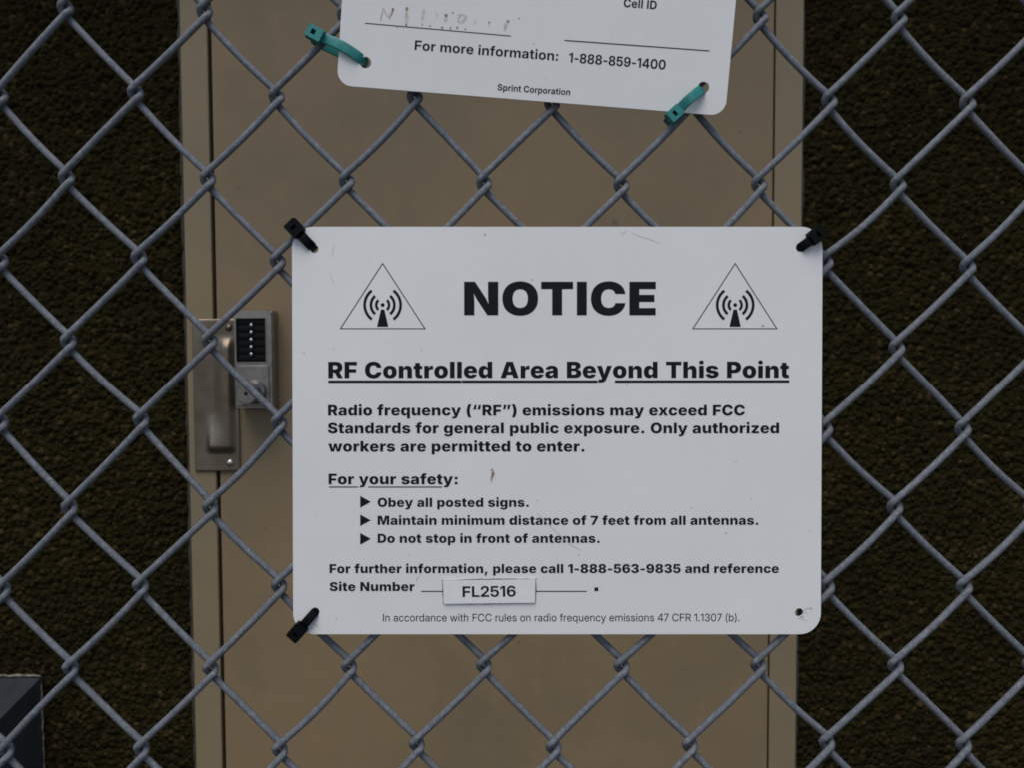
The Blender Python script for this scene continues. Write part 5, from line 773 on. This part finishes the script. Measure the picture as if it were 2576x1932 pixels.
  'u': (571, [[254,-9,228,-7,203,-3,180,4,158,14,138,27,120,43,104,62,91,83,80,107,73,134,68,164,67,197,67,529,160,529,160,206,162,176,168,150,178,128,192,109,209,94,229,83,253,77,279,75,297,76,315,79,331,84,346,91,360,99,373,110,384,123,394,138,401,155,407,174,410,195,411,218,411,529,505,529,505,0,414,0,414,129,432,129,418,96,402,67,383,43,361,24,337,10,312,0,284,-6]]),
  'w': (788, [[184,0,22,529,120,529,183,303,190,277,197,250,204,222,212,193,219,164,226,134,233,103,240,71,227,71,234,102,241,133,248,163,255,192,263,221,270,249,277,276,285,303,348,529,441,529,503,303,511,277,518,249,525,221,532,193,539,163,547,133,554,102,561,71,546,71,554,102,561,133,568,163,575,192,583,221,590,249,597,276,605,303,668,529,767,529,604,0,509,0,441,236,436,254,431,272,426,290,421,308,417,327,412,345,407,364,403,383,398,402,393,421,388,440,383,459,405,459,400,440,395,421,391,402,386,383,381,364,376,345,372,327,367,308,362,290,357,271,352,253,347,236,278,0]]),
  'y': (540, [[66,-201,77,-121,111,-123,121,-124,131,-124,140,-123,148,-121,156,-118,164,-113,171,-107,178,-100,184,-92,190,-81,196,-70,201,-56,222,1,19,529,119,529,229,226,237,204,245,182,252,160,258,138,265,116,271,95,278,73,284,52,256,52,263,73,269,95,276,117,283,138,289,160,296,182,304,204,312,226,421,529,521,529,284,-87,276,-106,267,-123,257,-139,246,-153,235,-165,222,-176,209,-185,194,-193,179,-198,163,-203,146,-205,128,-206,119,-206,110,-205,102,-205,93,-204,86,-203,79,-203,72,-202]]),
 },
}

_glyphs = {}
def glyph(font, ch):
    if (font, ch) not in _glyphs:
        adv, s = FONTS[font][ch]
        cs = []
        for n in s: cs.append(list(zip(n[0::2], n[1::2])))
        v, t = fill([[(x, y) for x, y in c] for c in cs]) if cs else ([], [])
        _glyphs[font, ch] = (adv, v, t)
    return _glyphs[font, ch]
CAPH = 727.0
class Print:
    """collects printed shapes in a sign's own x, z and builds one thin mesh"""
    def __init__(s): s.V, s.F = [], []
    def text(s, font, txt, p0, p1, cap, track=0):
        """ink runs from p0 to p1 along the base line; cap = height of the capitals, all in metres"""
        x = 0; items = []
        for ch in txt:
            adv, v, t = glyph(font, ch); items.append((x, v, t)); x += adv+track
        lo = min(a+q[0] for a, v, t in items for q in v); hi = max(a+q[0] for a, v, t in items for q in v)
        p0, p1 = Vector(p0), Vector(p1); d = (p1-p0); L = d.length; d.normalize(); nrm = Vector((-d.y, d.x))
        sx, sz = L/(hi-lo), cap/CAPH
        for a, v, t in items:
            b = len(s.V)
            for q in v:
                w = p0+d*((a+q[0]-lo)*sx)+nrm*(q[1]*sz); s.V.append((w.x, w.y))
            s.F += [tuple(b+i for i in f) for f in t]
    def poly(s, *polys):
        v, t = fill(list(polys), True); b = len(s.V)
        s.V += v; s.F += [tuple(b+i for i in f) for f in t]
    def line(s, p0, p1, w):
        p0, p1 = Vector(p0), Vector(p1); d = (p1-p0).normalized(); n = Vector((-d.y, d.x))*w/2
        s.poly([tuple(p0+n), tuple(p0-n), tuple(p1-n), tuple(p1+n)])
    def build(s, name, y, mat, parent):
        return mesh(name, [(x, y, z) for x, z in s.V], s.F, mat, parent)
def thread(pts, w0):
    """a thin uneven stroke as a closed outline"""
    P = catmull([(x, z, 0) for x, z in pts], 6); L, Q = [], []
    n = len(P)
    for i, p in enumerate(P):
        d = (P[min(i+1, n-1)]-P[max(i-1, 0)]).normalized(); nr = Vector((-d.y, d.x, 0))
        w = w0*0.5*(0.35+0.65*math.sin(math.pi*(i+0.5)/n))*random.uniform(0.75, 1.2)
        L.append((p.x+nr.x*w, p.y+nr.y*w)); Q.append((p.x-nr.x*w, p.y-nr.y*w))
    return L+Q[::-1]

# ------------------------------------------------------------ the large notice
S1F, S1B = -0.0060, -0.0045                      # front and back face, from the fabric's middle
bc = on_fence(1402, 1596.6, S1F)
n1 = empty("notice_sign", F_M @ Matrix.Translation((bc[0], 0, bc[1])))
tag(n1, "white notice sign headed NOTICE with two antenna triangles, the larger and lower sign", "sign")
def s1(u, v, y=S1F):
    p = on_fence(u, v, y); return (p[0]-bc[0], p[1]-bc[1])
px = 1/5.206e3                                    # one photo pixel on the sign, in metres
xl, xr = (s1(735.4, 900)[0]+s1(737.3, 1500)[0])/2, (s1(2067.8, 800)[0]+s1(2065.7, 1500)[0])/2
zb, zt1 = s1(1400, 1596.6)[1], s1(1400, 569.4)[1]
holes = [s1(790.5, 625), s1(2013, 622), s1(793, 1540), s1(2010.6, 1542)]
panel = plate_obj("panel", [rrect(xl, xr, zb, zt1, 53*px, 12)]+[circle(h, 10.6*px) for h in holes], S1F, S1B, SIGN, n1)
Y1 = S1F-0.00008
q = Print(); q.text('black', "NOTICE", s1(1167.6, 792.2), s1(1649.7, 792.2), 83.2*px); q.build("heading_lettering", Y1, INK, n1)
q = Print(); q.text('black', "RF Controlled Area Beyond This Point", s1(825.9, 950.6), s1(1985.4, 950.0), 40.8*px)
q.line(s1(825.9, 959.8), s1(1503.3, 959.6), 6.4*px); q.line(s1(1547, 959.5), s1(1985.4, 959.2), 6.4*px)
q.build("subheading_lettering", Y1, INK, n1)
q = Print()
for t, u0, u1, v in (("Radio frequency (“RF”) emissions may exceed FCC", 825.3, 1874, 1046.1),
                     ("Standards for general public exposure. Only authorized", 824.8, 1960, 1091),
                     ("workers are permitted to enter.", 826, 1470.4, 1136.9)):
    q.text('heavy', t, s1(u0, v), s1(u1, v), 26.6*px)
q.build("warning_lettering", Y1, INK, n1)
q = Print(); q.text('heavy', "For your safety:", s1(826.6, 1219.3), s1(1151.5, 1219.3), 26.6*px)
q.line(s1(827.7, 1226.1), s1(901, 1226.1), 2.7*px); q.line(s1(926.4, 1226.1), s1(1112.3, 1226.1), 2.7*px)
q.build("safety_lettering", Y1, INK, n1)
q = Print()
for t, u1, v in (("Obey all posted signs.", 1330.4, 1276.1), ("Maintain minimum distance of 7 feet from all antennas.", 1907.6, 1321.3),
                 ("Do not stop in front of antennas.", 1508.7, 1366.6)):
    q.text('heavy', t, s1(950, v), s1(u1, v), 22.8*px)
q.build("rule_lettering", Y1, INK, n1)
for v0, v1, v2 in ((1248.3, 1263.3, 1278.3), (1295.3, 1309.7, 1324.4), (1341.6, 1356.6, 1371.4)):
    q = Print(); q.poly([s1(906.1, v0), s1(933, v1), s1(906.1, v2)]); q.build("bullet_mark", Y1, INK, n1)
q = Print()
q.text('heavy', "For further information, please call 1-888-563-9835 and reference", s1(829.1, 1442.9), s1(1959.3, 1442.5), 22.6*px)
q.text('heavy', "Site Number", s1(829.1, 1488), s1(1042.9, 1488), 22.6*px)
q.line(s1(1059.1, 1488.8), s1(1118, 1488.8), 2.6*px); q.line(s1(1344, 1488.8), s1(1476.1, 1488.8), 2.6*px)
q.poly([s1(1495.3, 1478.7), s1(1505, 1478.7), s1(1505, 1488.2), s1(1495.3, 1488.2)])
q.build("contact_lettering", Y1, INK, n1)
q = Print(); q.text('book', "In accordance with FCC rules on radio frequency emissions 47 CFR 1.1307 (b).", s1(963.3, 1564.4), s1(1859.9, 1564.0), 19.2*px)
q.build("footnote_lettering", Y1, INK, n1)
def arc(c, r0, r1, a0, a1, n=16):
    o = [(c[0]+r1*math.cos(R(a0+(a1-a0)*i/n)), c[1]+r1*math.sin(R(a0+(a1-a0)*i/n))) for i in range(n+1)]
    return o+[(c[0]+r0*math.cos(R(a1-(a1-a0)*i/n)), c[1]+r0*math.sin(R(a1-(a1-a0)*i/n))) for i in range(n+1)]
for ax, bl, br in ((962.6, 854.3, 1071.2), (1849.4, 1740.9, 1956.2)):
    q = Print()
    A, B, C = s1(ax, 659.5), s1(bl, 827), s1(br, 827)
    cx, cz = (A[0]+B[0]+C[0])/3, (A[1]+B[1]+C[1])/3
    ins = lambda p, k: (cx+(p[0]-cx)*k, cz+(p[1]-cz)*k)
    q.poly([A, B, C], [ins(A, .962), ins(B, .962), ins(C, .962)])
    c = s1(ax, 766.2); k = px/2.765
    q.poly(circle(c, 13.5*k, 20))
    for r0, r1, aa in ((35, 53, 49), (71, 90, 50.5), (114, 133, 53)):
        q.poly(arc(c, r0*k, r1*k, -aa, aa)); q.poly(arc(c, r0*k, r1*k, 180-aa, 180+aa))
    q.poly([(c[0]-12*k, c[1]-31*k), (c[0]+12*k, c[1]-31*k), (c[0]+39*k, c[1]-150*k), (c[0]-39*k, c[1]-150*k)])
    q.build("antenna_symbol", Y1, INK, n1)
# stuck-on site number label
lab = [s1(1114.8, 1461.7), s1(1116.6, 1519.2), s1(1346, 1516.3), s1(1346.7, 1458.4)]
grime_shadow = []
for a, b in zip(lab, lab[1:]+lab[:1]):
    grime_shadow.append(thread([(a[0]+(b[0]-a[0])*t+random.uniform(-.00012, .00012), a[1]+(b[1]-a[1])*t+random.uniform(-.00012, .00012)) for t in np.linspace(-.015, 1.015, 18)], 0.0012))
decal("grime_shadow_line", grime_shadow, S1F-0.00006, DARK, n1)  # dark edging: grime together with the label's painted-in edge shadow
lb = plate_obj("number_label", [lab], S1F-0.00095, S1F-0.00015, LABELM, n1)
q = Print(); q.text('medium', "FL2516", s1(1164, 1502.2), s1(1297.5, 1500.6), 27*px); q.build("lettering", S1F-0.00102, INK, lb)
# marks of age
D = lambda pts, w: thread([s1(*p) for p in pts], 0.75*w*px)
decal("stain", [blob(s1(1220, 589), 2.3*px, 2.6*px)], S1F-0.00005, STAIN, n1)
decal("scratch", [D([(1589, 584), (1600, 590), (1630, 600), (1662, 612)], 2.0), D([(1561, 580), (1569, 588), (1577, 575)], 2.2),
                  D([(842, 614), (838, 628), (836, 645)], 2.0), D([(832, 680), (835, 700), (842, 715)], 1.6)], S1F-0.00005,
      plain("pinkish_scratch", (0.46, 0.39, 0.40), 0.7), n1, True)
decal("scratch", [D([(1351, 1293), (1372, 1312), (1400, 1340), (1432, 1368), (1463, 1387)], 2.0), D([(1057, 1449), (1048, 1458), (1050, 1466)], 1.6),
                  D([(1160, 957), (1164, 964)], 2.0)], S1F-0.0001, SCRATCH, n1, True)
decal("smudge", [blob(s1(2039, 1531.5), 4*px, 3*px), D([(2020, 1537), (2028, 1533), (2037, 1531)], 3.0), blob(s1(2017, 1553), 5*px, 2.5*px), D([(2006, 1555), (2020, 1560), (2032, 1564)], 3),
                 D([(2016, 1545), (2024, 1541), (2030, 1545), (2033, 1551)], 1.8), blob(s1(797, 1575), 3*px, 2*px), blob(s1(791, 1572), 2*px, 1.5*px), blob(s1(846, 1557), 1.5*px, 2.5*px),
                 blob(s1(839, 877), 1.8*px, 1.8*px), D([(762, 885), (768, 890)], 3), blob(s1(1060, 880), 1.3*px, 3*px), blob(s1(1350, 1260), 1.8*px, 1.8*px),
                 blob(s1(1739, 1279), 1.8*px, 1.6*px), blob(s1(2037, 1337), 1.6*px, 1.6*px), blob(s1(1030, 1397), 1.5*px, 1.5*px), D([(1844, 1165), (1852, 1164), (1856, 1163)], 2.0),
                 blob(s1(1919, 819), 3.5*px, 3*px)], S1F-0.00005, SMUDGE, n1, True)
# tiny dry husk stuck to the panel
hk = []
for (u, v, r) in ((1237, 1180, 2.5), (1240, 1187, 4.0), (1239, 1194, 2.6), (1236.5, 1201, 2.0), (1235.5, 1207, 2.8)):
    hk.append((*s1(u, v), r*px))
P = catmull([(x, S1F-0.0004, z) for x, z, r in hk], 5)
V, Fc = tube(P, lambda i: hk[min(4, i//5)][2]*0.8, 8)
mesh("dry_husk", V, Fc, HUSK, n1, True)

# ------------------------------------------------------------ the upper sign (tilted a little towards the viewer at its top)
TILT, TURN = R(4.0), R(-4.45)
ub = on_fence(1337, 251.8, S1F)
U_M = F_M @ Matrix.Translation((ub[0], S1F, ub[1])) @ Matrix.Rotation(TILT, 4, 'X') @ Matrix.Rotation(-TURN, 4, 'Y')
n2 = empty("information_sign", U_M)
tag(n2, "white sign with rounded corners hung crooked on teal ties, the upper and smaller sign", "sign")
s2 = lambda u, v: on_plane(u, v, U_M, 0.0)
e = s2(884.5, 216.3), s2(1789.6, 287.4)
ul, ur = (s2(858.7, 0)[0]+s2(851.2, 169)[0])/2, (s2(1850.8, 0)[0]+s2(1828.4, 248.6)[0])/2
uz = (e[0][1]+e[1][1])/2
UT = 0.0014
plate_obj("panel", [rrect(ul, ur, uz, uz+0.245, 37*px, 10), circle(s2(919.3, 156.1), 14*px), circle(s2(1769.7, 218.8), 14*px),
                    circle((ul+0.013, uz+0.231), 14*px), circle((ur-0.013, uz+0.231), 14*px)], 0, UT, SIGN, n2)
Y2 = -0.00008
q = Print(); q.text('bold', "For more information:", s2(1042.7, 124.3), s2(1403.5, 151.7), 23.2*px); q.text('bold', "1-888-859-1400", s2(1430.5, 155.5), s2(1673.7, 174), 23.2*px)
q.build("information_lettering", Y2, INK, n2)
q = Print(); q.text('bold', "Sprint Corporation", s2(1251.5, 226), s2(1434, 238.7), 15.6*px); q.build("company_lettering", Y2, INK, n2)
q = Print(); q.text('bold', "Cell ID", s2(1568.3, 16.4), s2(1651.3, 22.6), 20.5*px); q.build("field_lettering", Y2, INK, n2)
q = Print(); q.line(s2(918.4, 57.2), s2(1285.3, 89.5), 2.2*px); q.build("field_line", Y2, INK, n2)
q = Print(); q.line(s2(1420, 100.5), s2(1784.6, 126.8), 2.6*px); q.build("field_line", Y2, INK, n2)
# what is left of the hand-written entry: crumbs of brown marker
c2 = lambda x, y: s2(800+x/2.0109, y/2.0109)
T = lambda pts, w: thread([c2(*p) for p in pts], (0.55 if w < 8.5 else 1.9)*w*px/2.0109)
decal("faded_handwriting", [T([(330, 38), (326, 62), (319, 88), (318, 106)], 8), T([(333, 40), (340, 60), (352, 84)], 6), T([(382, 38), (375, 62), (360, 96)], 8),
                            blob(c2(378, 46), 6*px/2, 9*px/2), blob(c2(449, 44), 7*px/2, 10*px/2), T([(447, 52), (449, 70), (445, 84)], 5), blob(c2(446, 124), 5*px/2, 6*px/2),
                            blob(c2(648, 76), 8*px/2, 9*px/2), T([(640, 70), (652, 86)], 6), blob(c2(682, 62), 5*px/2, 4*px/2), T([(704, 76), (716, 72), (722, 82), (706, 92), (716, 104)], 6),
                            blob(c2(962, 106), 8*px/2, 6*px/2), T([(954, 128), (946, 158)], 6), blob(c2(1018, 92), 4*px/2, 4*px/2), blob(c2(628, 138), 6*px/2, 6*px/2), blob(c2(670, 140), 4*px/2, 6*px/2),
                            blob(c2(704, 138), 5*px/2, 7*px/2), blob(c2(746, 146), 4*px/2, 5*px/2), blob(c2(527, 122), 3*px/2, 6*px/2), blob(c2(567, 130), 4*px/2, 6*px/2), blob(c2(400, 132), 3*px/2, 6*px/2),
                            blob(c2(866, 112), 5*px/2, 4*px/2)], -0.00006, STAIN, n2)
decal("faded_handwriting", [T([(352, 84), (368, 70), (384, 40)], 9), T([(536, 44), (533, 70), (527, 104)], 9), T([(590, 60), (606, 76), (592, 100)], 8), T([(648, 84), (644, 110)], 10), T([(724, 70), (748, 84), (728, 110), (704, 106)], 9),
                            T([(788, 98), (800, 108), (786, 124)], 8), T([(860, 96), (868, 112), (862, 134)], 8), T([(962, 108), (950, 124), (944, 150)], 9), T([(446, 60), (449, 90), (446, 118)], 9)], -0.00004, PALESTAIN, n2)
decal("smudge", [blob(c2(1092, 222), 4*px/2, 4*px/2), blob(c2(1150, 390), 3*px/2, 3*px/2), blob(c2(1590, 222), 3*px/2, 2*px/2)], -0.00005, SMUDGE, n2, True)

# ------------------------------------------------------------ cable ties
def cable_tie(label, group, head, hole, mat, sw, hl, hw, hd, bulge, yhead, slot, seed, skew=0.0):
    random.seed(seed)
    h = Vector(on_fence(*head, yhead-hd/2)); k = Vector(on_fence(*hole, S1F))
    d = k-h; L = d.length; ang = math.atan2(d.y, d.x)
    M = F_M @ Matrix.Translation((h.x, 0, h.y)) @ Matrix.Rotation(-ang, 4, 'Y')     # local x runs from head to hole
    root = empty("cable_tie", M)
    tag(root, label, "cable tie", group)
    th = 0.00055
    P = [(0, yhead-0.001), (0.22*L, yhead-0.0012-bulge*.4), (0.5*L, S1F-0.0016-bulge), (0.8*L, S1F-0.0012-bulge*.75), (0.955*L, S1F-0.0002), (L*0.975, S1B+0.0012),
         (0.9*L, 0.0058), (0.55*L, 0.0070), (0.15*L, 0.0066), (-0.10*L, 0.0045), (-0.10*L, 0.0005), (-0.02*L, -0.003)]
    path = catmull([(s, y, 0) for s, y in P], 7, True)
    n = len(path); V, Fc = [], []
    for i, p in enumerate(path):
        t = (path[(i+1) % n]-path[i-1]).normalized(); nr = Vector((-t.y, t.x, 0))
        zz = skew*math.sin(math.pi*max(0, min(1, p.x/L)))
        for a, b in ((1, 1), (0.82, 1.15), (-0.82, 1.15), (-1, 1), (-1, -1), (-0.82, -1.15), (0.82, -1.15), (1, -1)):
            w = p+nr*(th*b); V.append((w.x, w.y, w.z+zz+a*sw/2))
    for i in range(n):
        for c in range(8):
            Fc.append((i*8+c, i*8+(c+1) % 8, ((i+1) % n)*8+(c+1) % 8, ((i+1) % n)*8+c))
    bm = bmesh.new(); bv = [bm.verts.new(v) for v in V]
    for f in Fc: bm.faces.new([bv[i] for i in f])
    from_bm("strap", bm, mat, root, True)
    # head: block with a through slot
    o = rrect(-hl/2, hl/2, -hw/2, hw/2, 0.0007, 3)
    sl = [(slot[0]-slot[1]/2, -slot[2]/2), (slot[0]+slot[1]/2, -slot[2]/2), (slot[0]+slot[1]/2, slot[2]/2), (slot[0]-slot[1]/2, slot[2]/2)]
    Vp, Fp = plate([o, sl], yhead-hd, yhead)
    # narrower front lip
    Vp = [((x*(0.93 if y < yhead-hd/2 else 1)), y, z*(0.93 if y < yhead-hd/2 else 1)) for x, y, z in Vp]
    bm = bmesh.new(); bv = [bm.verts.new(v) for v in Vp]
    for f in Fp:
        try: bm.faces.new([bv[i] for i in f])
        except ValueError: pass
    bmesh.ops.remove_doubles(bm, verts=bm.verts, dist=1e-6)
    bm_box(bm, slot[0]-slot[1]/2-0.0001, slot[0]+slot[1]/2+0.0001, yhead-hd*0.35, yhead-0.0003, -slot[2]/2-0.0001, slot[2]/2+0.0001)
    from_bm("head", bm, mat, root)
    return root
cable_tie("black cable tie at the top left corner of the notice sign", "black cable ties on the notice sign", (741, 573), (786, 620), BLACKTIE, .0045, .0080, .0071, .0048, .0006, -.0052, (-.0003, .0016, .0030), 1)
cable_tie("black cable tie at the top right corner of the notice sign", "black cable ties on the notice sign", (2055, 590), (2012, 623), BLACKTIE, .0045, .0080, .0071, .0050, .0006, -.0052, (-.0003, .0016, .0030), 2)
cable_tie("black cable tie at the bottom left corner of the notice sign", "black cable ties on the notice sign", (748, 1591), (793, 1540), BLACKTIE, .0043, .0088, .0066, .0050, .0006, -.0052, (-.0010, .0016, .0028), 3)
cable_tie("teal cable tie at the lower left hole of the crooked upper sign", "teal cable ties on the upper sign", (793, 84), (918, 155), TEAL, .0048, .0084, .0066, .0052, .0018, -.0060, (-.0006, .0024, .0026), 4, .0008)
cable_tie("teal cable tie at the lower right hole of the crooked upper sign", "teal cable ties on the upper sign", (1697, 286), (1768, 222), TEAL, .0047, .0076, .0062, .0052, .0022, -.0060, (-.0002, .0018, .0028), 5, .0004)
